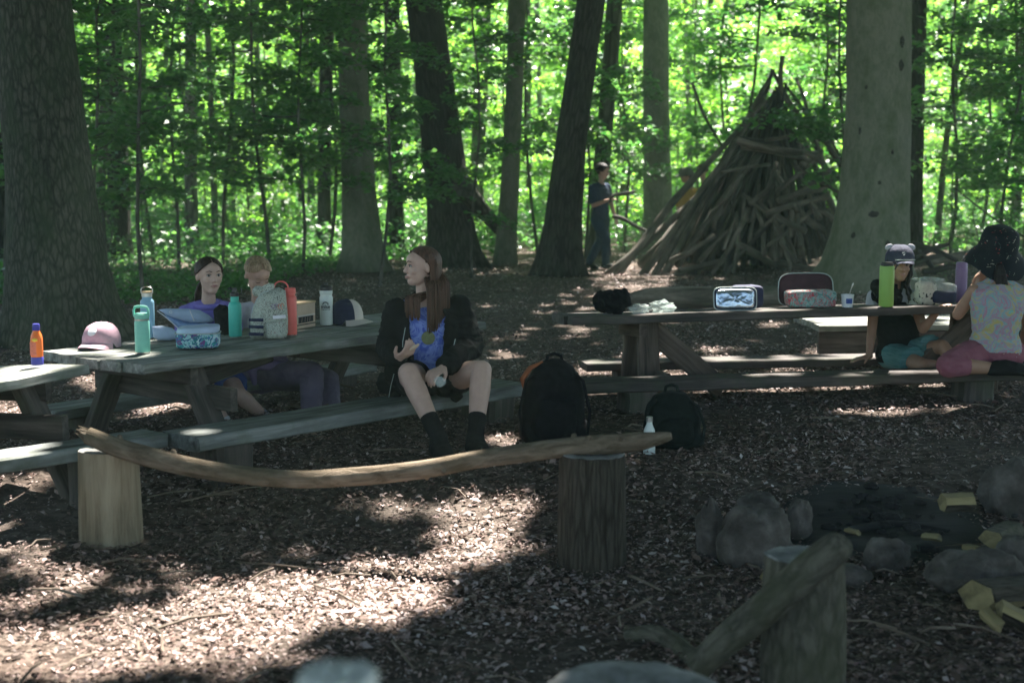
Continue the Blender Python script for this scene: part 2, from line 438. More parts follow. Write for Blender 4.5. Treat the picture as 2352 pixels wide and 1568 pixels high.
# ---------------------------------------------------------------- unseen canopy shaped to shade the clearing, gaps cut to place sun patches
# (photo x, y, rx, ry, plane z, share of leaves kept)
LIT = [(830,1362,220,34,.03,0), (560,1320,270,26,.03,.06), (120,1490,250,62,.03,0), (340,1420,310,50,.03,.04), (640,1460,240,38,.03,.06),
       (1130,1208,175,30,.03,0), (1010,1280,190,30,.03,.08), (250,1300,260,20,.03,.2), (50,1135,90,20,.03,.25), (130,1385,250,36,.03,.12), (450,1500,210,28,.03,.15), (120,1335,200,30,.03,.12), (1330,735,250,45,.15,.45), (900,1300,260,14,.03,.45), (1160,1066,80,9,.05,0),
       (100,1050,95,14,.34,0), (60,855,110,14,.62,0), (910,1075,135,14,.36,0), (300,1010,70,18,.44,.25),
       (345,945,95,22,.08,0), (10,985,70,26,.08,0), (245,905,60,12,.08,.1), (1960,738,80,7,.46,0), (2230,736,60,8,.46,0),
       (935,838,4,0,.6,0), (1114,832,4,0,.6,0), (900,945,20,0,.34,0), (1450,660,90,10,.08,0), (1330,700,50,6,.08,.2),
       (640,760,260,60,.75,.72), (470,640,120,60,.95,.45), (240,820,130,22,.62,.6), (1750,885,480,62,.12,.14), (1300,850,220,90,.08,.5),
       (2100,930,260,30,.12,.25), (1300,790,80,14,.08,.3), (1800,790,170,14,.08,.3), (1690,685,60,22,.7,.5)]
def build_canopy():
    n = 165000
    x = RNG.uniform(-18, 22, n); y = RNG.uniform(-12, 25, n); z = 9+3.5*RNG.random(n)
    C = np.stack([x, y, z], 1); nr = RNG.normal(size=(n, 3))*.45; nr[:, 2] += 1
    size = RNG.uniform(.34, .50, n)
    keep = np.ones(n)
    Sn = np.array(S)
    for (a, b, rx, ry, pz, k) in LIT:
        L = C - Sn*((z-pz)/Sn[2])[:, None]
        px, py, d = proj(L)
        e = ((px-a)/(rx+22))**2+((py-b)/(ry+20))**2
        cut = (py > 1180) & (px > 1300-(py-1190)*1.5)
        keep = np.where((e < 1) & (d > 2) & ~cut, np.minimum(keep, k), keep)
    # random small openings; far edge thinned so sun reaches the wood
    g = np.array([noise.noise(Vector((p[0]*.9, p[1]*.9, 4))) for p in C - Sn*((z)/Sn[2])[:, None]])
    far = (y > np.where(x > 0, 23.5, 20))
    keep = np.where((g > .5) & (y > 17), np.minimum(keep, .5), keep)
    keep = np.where(far & (g > .1), np.minimum(keep, .3), keep)
    k = RNG.random(n) < keep
    V, Fq = leaves(C[k], nr[k], size[k], .8)
    o = link('leaf_canopy', npmesh('leaf_canopy', V, Fq, 'leaf_canopy')); o['kind'] = 'stuff'
    tag(o, 'unseen leaf canopy shaped to shade the clearing, gaps cut for sun patches', 'canopy')
build_canopy()

# ---------------------------------------------------------------- saplings and undergrowth
def sapling_mesh(height, nb, spread, lf, size, z0=.6, seed=0, mat='leaf_sunlit'):
    rr = random.Random(seed)
    tr = MB(); x = y = 0; pts = []; nseg = 8
    lean = (rr.uniform(-.05, .05), rr.uniform(-.05, .05))
    for i in range(nseg+1):
        zz = height*i/nseg; pts.append(Vector((lean[0]*zz+.06*math.sin(i*1.3+seed), lean[1]*zz+.06*math.cos(i*1.1+seed), zz)))
    tr.tube(pts, [.019*(1-.8*i/nseg)+.005 for i in range(nseg+1)], 7)
    Cs = []; Ns = []; Ss = []
    for b in range(nb):
        t = z0+(height-z0)*((b+rr.random())/nb); i = min(nseg-1, int(t/height*nseg)); p = pts[i].lerp(pts[i+1], t/height*nseg-i)
        an = rr.uniform(0, 6.283); L = spread*(.5+.6*rr.random())*(1-.45*t/height)
        d = Vector((math.cos(an), math.sin(an), rr.uniform(-.05, .5))).normalized()
        bp = [p+d*L*u+Vector((0, 0, -.16*L*u*u)) for u in (0, .3, .6, 1)]
        tr.tube(bp, [.012, .009, .006, .003], 4)
        side = Vector((0,0,1)).cross(d).normalized()
        for k in range(lf):
            u = rr.random()**.7; v = (rr.random()*2-1)*.34*L*(1.15-u*.6)
            q = p+d*L*u+side*v+Vector((0, 0, -.16*L*u*u+rr.gauss(0, .05)-.1*abs(v)))
            Cs.append(q); Ns.append((rr.gauss(0, .5)+side.x*v*.5, rr.gauss(0, .5)+side.y*v*.5, 1)); Ss.append(size*rr.uniform(.7, 1.25))
    V, Fq = leaves(np.array(Cs), np.array(Ns), np.array(Ss), .58)
    return tr, npmesh('sapling_leaves', V, Fq, mat)
SAPS = []
def add_sap_variant(key, *a, **k):
    tr, lm = sapling_mesh(*a, **k)
    root = empty('sapling', (0, 0, 0)); t = tr.build('trunk', 'bark_thin', root)
    c = bpy.data.objects.new('crown', lm); COL.objects.link(c); c.parent = root
    SAPS.append([key, root, False])
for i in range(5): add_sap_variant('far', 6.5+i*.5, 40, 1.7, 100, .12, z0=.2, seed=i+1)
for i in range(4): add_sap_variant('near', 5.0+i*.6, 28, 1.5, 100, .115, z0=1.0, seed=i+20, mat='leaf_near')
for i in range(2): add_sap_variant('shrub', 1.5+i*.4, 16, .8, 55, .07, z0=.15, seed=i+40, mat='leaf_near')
def place_sap(key, x, y, label, group, sc=1, rz=None, cat='sapling', idx=None):
    c = [s for s in SAPS if s[0] == key]; s = c[(idx if idx is not None else random.randrange(100)) % len(c)]
    if not s[2]: r = s[1]; s[2] = True
    else:
        r = s[1].copy(); COL.objects.link(r)
        for ch in s[3]:
            q = ch.copy(); COL.objects.link(q); q.parent = r
    if len(s) < 4: s.append([ch for ch in r.children])
    r.location = (x, y, gz(x, y)-.03); r.rotation_euler = (0, 0, rz if rz is not None else random.uniform(0, 6.28)); r.scale = (sc,)*3
    tag(r, label, cat, group); return r
def px_of(x, y, z=1): return CX+F*x/(y*cp-(z-H)*sp_)
def far_wood():
    # sunlit woodland beyond the clearing
    k = 0
    for row, (y0, y1, n) in enumerate(((25.5, 31, 20), (31, 40, 38), (40, 54, 60))):
        for i in range(n):
            y = random.uniform(y0, y1); x = (i+random.random())/n*2-1; x *= y*.42
            place_sap('far', x, y, 'leafy young tree in the sunlit wood behind the clearing', 'young trees in the sunlit wood', random.uniform(.75, 1.15))
    # distant mass closing the view
    n = 90000
    y = RNG.uniform(56, 82, n); x = RNG.uniform(-.5, .5, n)*y*1.0; z = RNG.random(n)**.9*12
    g = np.array([noise.noise(Vector((a*.35, b*.35, c*.5))) for a, b, c in zip(x, y, z)])
    kk = g > -.26; C = np.stack([x, y, z], 1)[kk]
    nr = RNG.normal(size=(len(C), 3))*.7; nr[:, 2] += .8
    V, Fq = leaves(C, nr, RNG.uniform(.28, .5, len(C)), .7)
    o = link('distant_foliage', npmesh('distant_foliage', V, Fq, 'leaf_sunlit')); o['kind'] = 'stuff'
    tag(o, 'bright green leaves of the distant wood', 'foliage')
far_wood()
def undergrowth():
    n = 70000
    y = RNG.uniform(21.5, 46, n); x = RNG.uniform(-.45, .45, n)*y
    g = np.array([noise.noise(Vector((a*.6, b*.5, 9))) for a, b in zip(x, y)])
    hgt = .25+.55*np.clip(g+.4, 0, 1)+.015*(y-21)
    z = GZ(x, y)+hgt*RNG.random(n)**.7
    pxx, _, _ = proj(np.stack([x, y, z], 1))
    ok = ~((pxx > 1150) & (pxx < 2150) & (y < 23.5))
    C = np.stack([x, y, z], 1)[ok]; nr = RNG.normal(size=(len(C), 3))*.45; nr[:, 2] += 1
    V, Fq = leaves(C, nr, RNG.uniform(.06, .13, len(C)), .6)
    o = link('undergrowth', npmesh('undergrowth', V, Fq, 'leaf_near')); o['kind'] = 'stuff'  # darker leaf colour stands in for shade on the undergrowth
    tag(o, 'low green undergrowth along the far edge of the clearing', 'undergrowth')
    # darker ground plants on the left, behind the tables
    n = 26000
    px = RNG.uniform(-60, 960, n); py = 585+RNG.random(n)**1.3*150*np.clip((980-px)/500, .25, 1)
    k = (CY-py)/F*cp-sp_; d = -H/k; x = (px-CX)/F*d; y = d*cp+(CY-py)/F*d*sp_
    g = np.array([noise.noise(Vector((a*.9, b*.9, 2))) for a, b in zip(x, y)])
    z = GZ(x, y)+np.clip(.10+.35*g, .03, .5)*RNG.random(n)*1.2
    C = np.stack([x, y, z], 1)[g > -.25]; nr = RNG.normal(size=(len(C), 3))*.4; nr[:, 2] += 1
    V, Fq = leaves(C, nr, RNG.uniform(.04, .09, len(C)), .6)
    o = link('ground_plants', npmesh('ground_plants', V, Fq, 'leaf_near')); o['kind'] = 'stuff'
    tag(o, 'dark green ground plants on the forest floor behind the left tables', 'ground cover')
undergrowth()

# ---------------------------------------------------------------- tree trunks, measured from the photo
def trunk(pts, d, mat, label, name='tree', flare=1.25, group=None, top=14, lump=.06, n=20, limb=None, base=None, cr=None, cat='tree'):
    """pts: (x, y, width) along the trunk in photo units, bottom first; d depth of the base"""
    P3 = [P(x, y, d+ (0.0)) for x, y, w in pts]; rad = [w/2*d/F for x, y, w in pts]
    b = P3[0]; g = gz(b.x, b.y)
    dirv = (P3[1]-P3[0]).normalized()
    if b.z > g: b2 = b-dirv*((b.z-g+.1)/max(.3, dirv.z)); P3 = [b2]+P3; rad = [rad[0]*flare]+rad
    dv = (P3[-1]-P3[-2]).normalized(); top_z = top
    q = P3[-1]+dv*((top_z-P3[-1].z)/max(.3, dv.z)); P3.append(q); rad.append(rad[-1]*.6)
    # resample for lumps
    pp = []; rr = []
    for i in range(len(P3)-1):
        L = (P3[i+1]-P3[i]).length; k = max(1, int(L/.22)) if P3[i].z < 5.5 else max(1, int(L/1.5))
        for j in range(k):
            t = j/k; pp.append(P3[i].lerp(P3[i+1], t)); rr.append(rad[i]+(rad[i+1]-rad[i])*t)
    pp.append(P3[-1]); rr.append(rad[-1])
    # smooth kinks
    for _ in range(3):
        for i in range(1, len(pp)-1):
            pp[i] = (pp[i-1]+pp[i]*2+pp[i+1])/4; rr[i] = (rr[i-1]+rr[i]*2+rr[i+1])/4
    root = thing(name, (pp[0].x, pp[0].y, g), label, cat, group)
    m = MB(); m.tube(pp, rr, n, lump=lump)
    if flare > 1 and n > 12:      # root flare with buttress lobes
        ph = random.uniform(0, 6); nl = random.choice((4, 5, 6))
        for i, v in enumerate(m.v):
            h_ = v.z-g
            if h_ < 1.4:
                c_ = pp[min(len(pp)-1, i//n)]; dx, dy = v.x-c_.x, v.y-c_.y; an = math.atan2(dy, dx); e = math.exp(-max(0, h_)/.22)
                k_ = 1+e*(.22+.20*math.cos(nl*an+ph)+.08*math.cos(3*an+ph*2)); m.v[i] = Vector((c_.x+dx*k_, c_.y+dy*k_, v.z))
    tr = m.build('trunk', mat, root, angle=180)
    # crown high above: leaf clumps on a few limbs (joins the canopy)
    lb = MB(); Cs = []; seed = int(pts[0][0])
    rq = random.Random(seed)
    z0 = min(top-3.5, 8)
    for i in range(6):
        t = rq.uniform(z0, top-.5); c = next((p for p in pp if p.z > t), pp[-1]); an = rq.uniform(0, 6.28); L = rq.uniform(1.2, 2.6)
        e = c+Vector((math.cos(an)*L, math.sin(an)*L, L*.5)); lb = MB(); lb.tube([c, c.lerp(e, .5)+Vector((0,0,.1)), e], [rad[-1]*.5, rad[-1]*.3, .02], 6); lb.build('limb', mat, root)
        for k in range(70): Cs.append(c.lerp(e, rq.uniform(.4, 1.1))+Vector((rq.gauss(0, .45), rq.gauss(0, .45), rq.gauss(0, .3))))
    C = np.array([tuple(c-ORG[root.name]) for c in Cs]); nr = np.random.default_rng(seed).normal(size=(len(C), 3))*.5; nr[:, 2] += 1
    V, Fq = leaves(C, nr, np.full(len(C), .2), .7)
    c = bpy.data.objects.new('crown', npmesh('crown', V, Fq, 'leaf_canopy')); COL.objects.link(c); c.parent = root
    return root, pp, rr
big, _, _ = trunk([(148,815,262),(142,700,232),(132,600,218),(112,420,196),(92,200,180),(78,0,168)], 11.5, 'bark_oak_big', 'huge mossy oak trunk at the left edge of the clearing', 'oak_tree', 1.15, n=40)
trunk([(838,628,100),(832,560,88),(822,400,76),(812,200,68),(806,0,66)], 19.5, 'bark_beech', 'pale smooth grey trunk left of the dark leaning oaks', 'beech_tree', 1.2)
trunk([(1045,622,140),(1042,585,112),(1030,450,100),(1010,280,92),(990,120,86),(972,0,84)], 20.5, 'bark_oak', 'dark furrowed oak leaning left behind the woman in the black jacket', 'oak_tree', 1.2)
trunk([(1160,622,52),(1163,560,46),(1172,400,42),(1182,200,40),(1188,0,40)], 21, 'bark_beech', 'slim pale grey trunk between the two dark leaning oaks', 'beech_tree', 1.2)
trunk([(1286,640,112),(1285,600,98),(1297,470,82),(1312,320,70),(1336,150,66),(1358,0,66)], 18.8, 'bark_oak', 'dark oak leaning right just beside the standing boy', 'oak_tree', 1.2)
trunk([(1372,610,52),(1376,560,44),(1381,380,38),(1398,200,36),(1412,0,38)], 23, 'bark_thin', 'greyish trunk rising right behind the standing boy', 'beech_tree', 1.2)
trunk([(1512,575,74),(1511,520,66),(1508,300,62),(1506,0,58)], 24, 'bark_beech', 'straight grey trunk between the boy and the stick shelter', 'beech_tree', 1.15)
trunk([(1985,680,220),(1995,600,182),(2006,480,160),(2016,300,148),(2018,150,144),(2019,0,146)], 16.6, 'bark_beech', 'broad pale beech trunk right of the stick shelter', 'beech_tree', 1.1, n=36)
trunk([(2102,600,34),(2102,400,36),(2110,0,38)], 21.5, 'bark_oak', 'narrow dark trunk hugging the right side of the broad beech', 'oak_tree')
trunk([(440,585,32),(438,400,29),(438,0,26)], 24, 'bark_thin', 'straight brown trunk above the girl in purple', 'slim_tree')
trunk([(272,600,58),(272,400,50),(265,200,46),(250,0,44)], 21.5, 'bark_oak', 'dark trunk just right of the huge left oak', 'oak_tree')
trunk([(910,610,40),(908,400,36),(900,0,36)], 23, 'bark_oak', 'dark short-looking trunk between pale beech and leaning oak', 'oak_tree')
trunk([(745,600,34),(745,400,30),(752,0,34)], 23.5, 'bark_oak', 'dark thin trunk just left of the pale beech', 'oak_tree')
trunk([(4,600,40),(2,300,40),(-4,0,40)], 19, 'bark_oak', 'dark trunk cut off by the left frame edge', 'oak_tree')
trunk([(1098,600,30),(1096,400,32),(1112,0,34)], 27, 'bark_thin', 'light brown trunk just right of the left leaning oak', 'slim_tree')
0 and trunk([(1800,420,26),(1808,200,25),(1830,100,24),(1850,0,22)], 22.5, 'bark_thin', 'brown trunk rising behind the tip of the stick shelter', 'slim_tree')
thin = [(496,26,16,'upright'), (537,30,12,'thin'), (606,28,15,'slender'), (652,31,12,'thin'), (688,27,15,'slender'), (712,30,18,'upright'), (2330,27,22,'upright'), (2290,31,18,'slender'),
        (320,27,14,'thin'), (225,25,16,'upright'), (370,33,14,'slender'), (575,36,12,'thin'), (1215,33,14,'slender'), (1245,38,12,'thin'), (1430,33,20,'upright'), (1455,40,14,'slender'),
        (1590,34,14,'thin'), (1640,38,16,'slender'), (1905,30,22,'upright'), (2240,36,14,'slender'), (2070,38,14,'thin'), (970,34,14,'slender'), (860,36,16,'upright'), (60,30,18,'slender')]
for i, (x, d, wd, kind) in enumerate(thin):
    ln = random.uniform(-25, 25)
    trunk([(x, 560, wd), (x+ln*.4, 300, wd*.92), (x+ln, 0, wd*.85)], d, 'bark_thin', kind+' pole-like trunk standing back in the sunlit wood', 'slim_tree', group='slim trunks in the sunlit wood', n=10, top=11)
trunk([(2152,560,16),(2165,400,15),(2185,230,14),(2212,60,13)], 24, 'bark_thin', 'thin trunk leaning right near the right edge', 'slim_tree', n=10, top=9)

# nearer shaded saplings hanging in front of the trunks
near_spots = [(690,18.5,1.0),(880,17,.9),(1090,18.5,.8),(330,15,.95),(230,17,1.0),(610,19,1.1),(400,20,1.05),(520,20.5,1.1),
              (1350,22,1.05),(1650,25,1.1),(1700,23,1.2),(1860,23,1.15),(1930,18.5,1.05),(2180,21,1.1),(2300,19,1.0),(2400,17,1.0),(1440,24,1.1),(760,21,1.15),(140,18,1.1),(1230,23,1.1),(20,16,1.1),(2250,23,1.2),(250,19.5,1.2),(350,21,1.2),(820,21,1.2),(1000,22.5,1.1),(2350,21,1.2)]
for i, (x, d, sc) in enumerate(near_spots):
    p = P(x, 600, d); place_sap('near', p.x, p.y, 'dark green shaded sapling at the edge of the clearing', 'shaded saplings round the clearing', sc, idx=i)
for i, (x, y, sc) in enumerate([(250,640,.7),(330,650,.5),(720,600,.6),(840,640,.5),(60,640,.8),(2240,640,.55),(2310,660,.6),(2180,670,.5),(520,600,.7),(160,800,.22),(1130,600,.6),(620,605,.7),(400,600,.8)]):
    p = G(x, y); place_sap('shrub', p.x, p.y, 'small leafy shrub on the forest floor', 'small shrubs on the forest floor', sc, cat='shrub', idx=i)

def haze():
    m = bpy.data.materials.new('haze'); m.use_nodes = True; nt = m.node_tree; nt.nodes.clear(); MATS['haze'] = m
    out = nt.nodes.new('ShaderNodeOutputMaterial'); v = nt.nodes.new('ShaderNodeVolumePrincipled'); v.inputs['Color'].default_value = (.70, .96, .78, 1)
    v.inputs['Density'].default_value = .0023; nt.links.new(v.outputs[0], out.inputs['Volume'])
    b = MB(); b.box((0, 90, 9), (230, 240, 22), bev=.01); o = b.build('haze', 'haze', smooth=False); o['kind'] = 'stuff'
haze()
# ---------------------------------------------------------------- picnic tables and benches
def picnic_table(c0, dirv, L, W, z, label, tilt=0, wood_='table_wood', tf='table_wood_dark', inset=.32, planks=5, th=.045, side=1, roll=0, group='wooden picnic tables', vert=False, braces=1, cz=.26, bdown=False):
    """c0: near left corner of the top (x,y); dirv: along the length; the top falls away from the viewer by tilt"""
    x = Vector((dirv[0], dirv[1], 0)).normalized(); y = Vector((-x.y, x.x, 0))*side
    o = Vector((c0[0], c0[1], z))
    def T(a, b, c=0): return o + x*a + y*b + Vector((0, 0, c - tilt*b + roll*a))
    up = (Vector((0,0,1))+y*tilt).normalized()
    mid = T(L/2, W/2); root = thing('picnic_table', (mid.x, mid.y, gz(mid.x, mid.y)), label, 'table', group)
    m = MB(); pw = W/planks
    for i in range(planks):
        b = pw*(i+.5); e0 = random.uniform(-.025, .02); e1 = random.uniform(-.02, .025)
        m.beam(T(e0, b, -th/2+random.uniform(-.003, .003)), T(L+e1, b, -th/2), pw-.012, th, up, seg=28, jit=.0045, rag=.004)
    m.build('tabletop', wood_, root)
    for u in (inset, L-(inset if not vert else .12)):
        s = 1 if u < L/2 else -1
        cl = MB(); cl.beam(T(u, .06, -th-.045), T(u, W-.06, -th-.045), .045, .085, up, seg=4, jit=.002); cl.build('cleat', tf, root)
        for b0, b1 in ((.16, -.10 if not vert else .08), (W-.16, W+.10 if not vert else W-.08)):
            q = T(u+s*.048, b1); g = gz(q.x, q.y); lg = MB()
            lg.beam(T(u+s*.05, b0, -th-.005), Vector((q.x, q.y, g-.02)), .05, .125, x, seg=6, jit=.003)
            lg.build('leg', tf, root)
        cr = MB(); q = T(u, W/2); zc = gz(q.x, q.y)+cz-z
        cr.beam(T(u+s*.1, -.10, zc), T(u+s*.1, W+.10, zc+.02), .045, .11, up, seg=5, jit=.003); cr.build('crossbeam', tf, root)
        if braces:
            br = MB()
            if bdown: br.beam(T(u+s*.06, W*.30, -th-.03), T(u+s*.52, W*.30, .20-z), .125, .05, y, seg=5, jit=.003)
            else: br.beam(T(u+s*.12, W/2, zc), T(u+s*.78, W/2, -th-.04), .085, .10, y, seg=5, jit=.003)
            br.build('brace', tf, root)
    return T
def bench(c0, dirv, L, W, z, th, label, mat='bench_wood', legs=(.25, None), lw=.2, tilt=0, group='low plank benches', lm='table_wood_dark', jit=.003):
    x = Vector((dirv[0], dirv[1], 0)).normalized(); y = Vector((-x.y, x.x, 0)); o = Vector((c0[0], c0[1], z))
    T = lambda a, b, c=0: o+x*a+y*b+Vector((0, 0, c-tilt*b))
    mid = T(L/2, W/2); root = thing('bench', (mid.x, mid.y, gz(mid.x, mid.y)), label, 'bench', group)
    m = MB(); up = (Vector((0,0,1))+y*tilt).normalized()
    m.beam(T(0, W/2, -th/2), T(L, W/2, -th/2), W, th, up, seg=30, jit=jit, rag=.01); m.build('seat', mat, root)
    for u in (legs[0], legs[1] if legs[1] is not None else L-legs[0]):
        g = T(u, W/2); gg = gz(g.x, g.y); lg = MB()
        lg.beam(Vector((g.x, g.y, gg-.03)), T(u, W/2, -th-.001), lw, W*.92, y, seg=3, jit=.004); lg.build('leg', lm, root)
    return T
TA = picnic_table((-1.647, 6.62), (1.47, 1.86), 2.40, .84, .62, 'grey picnic table with the two girls, caps and bottles on it', planks=5)
TB = picnic_table((-1.909, 6.65), (-.36, -.93), 2.2, .74, .62, 'grey picnic table cut off by the left edge with the orange sunscreen on it', tilt=.055, side=-1, planks=5, inset=.22)
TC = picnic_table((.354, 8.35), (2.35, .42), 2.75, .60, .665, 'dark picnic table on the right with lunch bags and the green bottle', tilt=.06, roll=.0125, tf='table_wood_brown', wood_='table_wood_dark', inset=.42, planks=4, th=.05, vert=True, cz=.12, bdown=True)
bench((-1.357, 6.33), (1.45, 1.64), 2.20, .27, .34, .065, 'plank bench the woman in the black jacket sits on', legs=(.22, 2.0))
bench((-2.30, 7.36), (.62, .785), 2.35, .25, .285, .05, 'plank bench behind the bottle table under the two girls')
bench((-1.53-2.1*.69, 6.40-2.1*.72), (.69, .72), 2.12, .2, .34, .06, 'sunlit plank bench running out at the left edge', legs=(.3, 1.78), lw=.1)
bench((.31, 7.98), (2.44, .5), 3.1, .22, .338, .062, 'long dark bench in front of the right table with the girl in the sun hat', mat='table_wood_dark', legs=(.42, 2.46), lw=.19, jit=.005)
bench((.455, 8.95), (1.316, .2), 2.5, .24, .318, .05, 'low dark bench behind the right table under the girl in the eared cap', mat='table_wood_dark', legs=(.3, None))
# low platform table far right
def platform():
    z = .46; a = G(1884, 748, z); b = G(2420, 744, z); L = (b-a).length
    x = (b-a).normalized(); y = Vector((-x.y, x.x, 0)); T = lambda u, v, c=0: a+x*u+y*v+Vector((0, 0, c))
    root = thing('picnic_table', (T(L/2, .3).x, T(L/2, .3).y, gz(T(L/2, .3).x, T(L/2, .3).y)), 'low sunlit plank table behind the girl in the eared cap', 'table', 'wooden picnic tables')
    m = MB()
    for i in range(4): m.beam(T(random.uniform(-.01, .01), .17*(i+.5), -.02), T(L, .17*(i+.5), -.02), .16, .04, seg=10, jit=.003)
    m.build('tabletop', 'table_wood', root)
    m = MB(); m.beam(T(.0, .04, -.118), T(L, .04, -.118), .05, .15, seg=8, jit=.003); m.build('apron', 'table_wood_dark', root)
    for u in (.28, L-.4):
        m = MB(); q = T(u, .3); m.beam(Vector((q.x, q.y, gz(q.x, q.y)-.02)), T(u, .3, -.045), .2, .4, y); m.build('leg', 'table_wood_dark', root)
platform()

# ---------------------------------------------------------------- stumps, balance log, big logs
def stump(name, c, r0, r1, ztop, label, side='bark_stump', topm='end_grain', zb=None, lump=.06, n=36, tilt=(0, 0), grp=None):
    c = Vector(c); g = gz(c.x, c.y)-.03 if zb is None else zb
    root = thing(name, (c.x, c.y, max(g, 0)), label, 'stump', grp); m = MB(); hs = 12; L = ztop-g
    pts = [Vector((c.x, c.y, g+L*i/hs)) for i in range(hs+1)]; rad = [r0+(r1-r0)*i/hs for i in range(hs+1)]
    rad[0] *= 1.05; m.tube(pts, rad, n, cap=False, lump=lump)
    for i, v in enumerate(m.v):
        k = (v.z-g)/L
        v.z += (tilt[0]*(v.x-c.x)+tilt[1]*(v.y-c.y))*k
    ring = [m.v[hs*n+k].copy() for k in range(n)]
    o = m.build('side', side, root, angle=180)
    t = MB(); cc = sum(ring, Vector())/n
    rings = [[cc+(v-cc)*f+Vector((0, 0, .004*random.uniform(-1, 1)+(.004 if f < .96 else 0))) for v in ring] for f in (1.0, .95, .7, .4)]
    vs = [v for r_ in rings for v in r_]+[cc]; fs = []
    for j in range(3):
        for k in range(n): fs.append((j*n+k, j*n+(k+1) % n, (j+1)*n+(k+1) % n, (j+1)*n+k))
    for k in range(n): fs.append((3*n+k, 3*n+(k+1) % n, 4*n))
    t.add(vs, fs).build('top', topm, root, angle=50); return root
stump('stump', onground(G(237, 1262, .0))+Vector((0, .12, 0)), .128, .119, .372, 'pale barkless stump holding the left end of the long log', side='stump_wood', tilt=(-.04, -.10), lump=.03)
stump('stump', onground(G(1365, 1322, 0))+Vector((0, .13, 0)), .135, .125, .435, 'dark bark-covered stump under the right end of the long log')
stump('stump', P(1848, 1330, 4.3), .125, .112, .385, 'weathered grey stump propping the slanting log at lower right', side='bark_log', lump=.10, topm='end_grain_grey')
stump('stump', P(1455, 1545, 3.0), .19, .185, .445, 'large grey stump top at the bottom edge of the photo', topm='end_grain_grey')
stump('post', P(775, 1588, 1.55), .05, .042, .972, 'pale blurred post top closest to the camera', side='pale_wood', topm='pale_wood')
def log(name, pts, rad, label, mat='bark_log_tan', n=18, lump=.10, cat='log', sub=6, group=None, knots=0, broken=False):
    pp = []; rr = []
    for i in range(len(pts)-1):
        p0 = pts[max(i-1, 0)]; p1 = pts[i]; p2 = pts[i+1]; p3 = pts[min(i+2, len(pts)-1)]
        for j in range(sub):
            t = j/sub
            pp.append(.5*((2*p1)+(p2-p0)*t+(2*p0-5*p1+4*p2-p3)*t*t+(3*p1-p0-3*p2+p3)*t**3)); rr.append(rad[i]+(rad[i+1]-rad[i])*t)
    pp.append(pts[-1]); rr.append(rad[-1])
    mid = pp[len(pp)//2]; root = thing(name, (mid.x, mid.y, gz(mid.x, mid.y)), label, cat, group)
    m = MB(); m.tube(pp, rr, n, lump=lump)
    for k in range(knots):
        i = random.randrange(3, len(pp)-3); an = random.uniform(0, 6.28)
        d = Vector((0, -math.cos(an), math.sin(an))); m.capsule(pp[i]+d*rr[i]*.7, rr[i]*.45, pp[i]+d*rr[i]*1.12, rr[i]*.28, 8)
    if broken:
        d = (pp[0]-pp[1]).normalized()
        for k in range(9):
            an = 6.28*k/9; o = Vector((0, math.cos(an), math.sin(an)))*rr[0]*.62
            m.tube([pp[1]+o*.9, pp[0]+o+d*random.uniform(.0, .015), pp[0]+o*random.uniform(.7, 1.1)+d*random.uniform(.02, .07)], [rr[0]*.34, rr[0]*.26, .003], 5)
    m.build('log', mat, root, angle=60); return root
bl = [(202,1000,5.85,20),(262,1024,5.84,22),(330,1045,5.82,24),(415,1067,5.8,23),(505,1084,5.78,21.5),(600,1095,5.76,21),(700,1101,5.73,20.5),(800,1095,5.7,21),(900,1087,5.68,21),(1000,1074,5.66,21),(1100,1055,5.63,21),(1200,1041,5.6,22),(1300,1028,5.56,23),(1390,1020,5.52,24),(1470,1012,5.48,22),(1542,1000,5.45,8)]
log('balance_log', [P(x, y, d) for x, y, d, r in bl], [r*d/F for x, y, d, r in bl], 'long sagging log resting across the two foreground stumps', knots=9, sub=5, n=22, lump=.14, broken=True)
sl_ = [(1600,1535,4.28,33),(1660,1475,4.25,38),(1740,1410,4.22,42),(1815,1345,4.18,42),(1880,1290,4.14,42),(1925,1255,4.12,38),(1938,1243,4.11,26)]
log('slanting_log', [P(x, y, d) for x, y, d, r in sl_], [r*d/F*.95 for x, y, d, r in sl_], 'thick mossy log leaning up over the grey stump at lower right', mat='bark_log', knots=2, n=24)
rt = [(1438,1462,4.75,17),(1490,1455,4.72,22),(1545,1472,4.65,22),(1595,1520,4.5,22)]
log('curved_branch', [P(x, y, d) for x, y, d, r in rt], [r*d/F for x, y, d, r in rt], 'short curved branch on the ground left of the slanting log', mat='bark_log')
fl = [(1440,690,12.2,14),(1500,684,12.3,24),(1600,684,12.4,27),(1700,686,12.5,27),(1800,680,12.7,26),(1890,676,12.9,22)]
log('fallen_log', [P(x, y, d) for x, y, d, r in fl], [r*d/F*1.0 for x, y, d, r in fl], 'big grey fallen log lying behind the right table', mat='shelter_wood', lump=.05)
f2 = [(2085,606,17.5,9),(2150,598,17.8,10),(2240,580,18,9),(2330,560,18.2,6)]
log('fallen_log', [P(x, y, d) for x, y, d, r in f2], [r*d/F for x, y, d, r in f2], 'mossy fallen branch behind the eared cap girl right of the beech', mat='shelter_wood')
f3 = [(1060,430,19.8,26),(1105,480,20.6,18),(1150,530,21.5,14)]
log('leaning_limb', [P(x, y, d) for x, y, d, r in f3], [r*d/F for x, y, d, r in f3], 'dead limb slanting down from the left leaning oak', mat='bark_thin')
for i, (pts, lb) in enumerate([(((1590,190),(1615,260),(1658,335)), 'bare branch curving down toward the shelter slope'), (((1895,240),(1905,310),(1935,370)), 'short bare branch right of the shelter tip'),
                        (((2190,430),(2280,500),(2380,560)), 'thin drooping branch above the sun hat')]):
    log('bare_branch', [P(x, y, 19.6-.9*i) for x, y in pts], [[.022, .02, .016], [.02, .018, .014], [.008, .012, .014]][i], lb, mat='bark_thin', n=8, cat='branch')

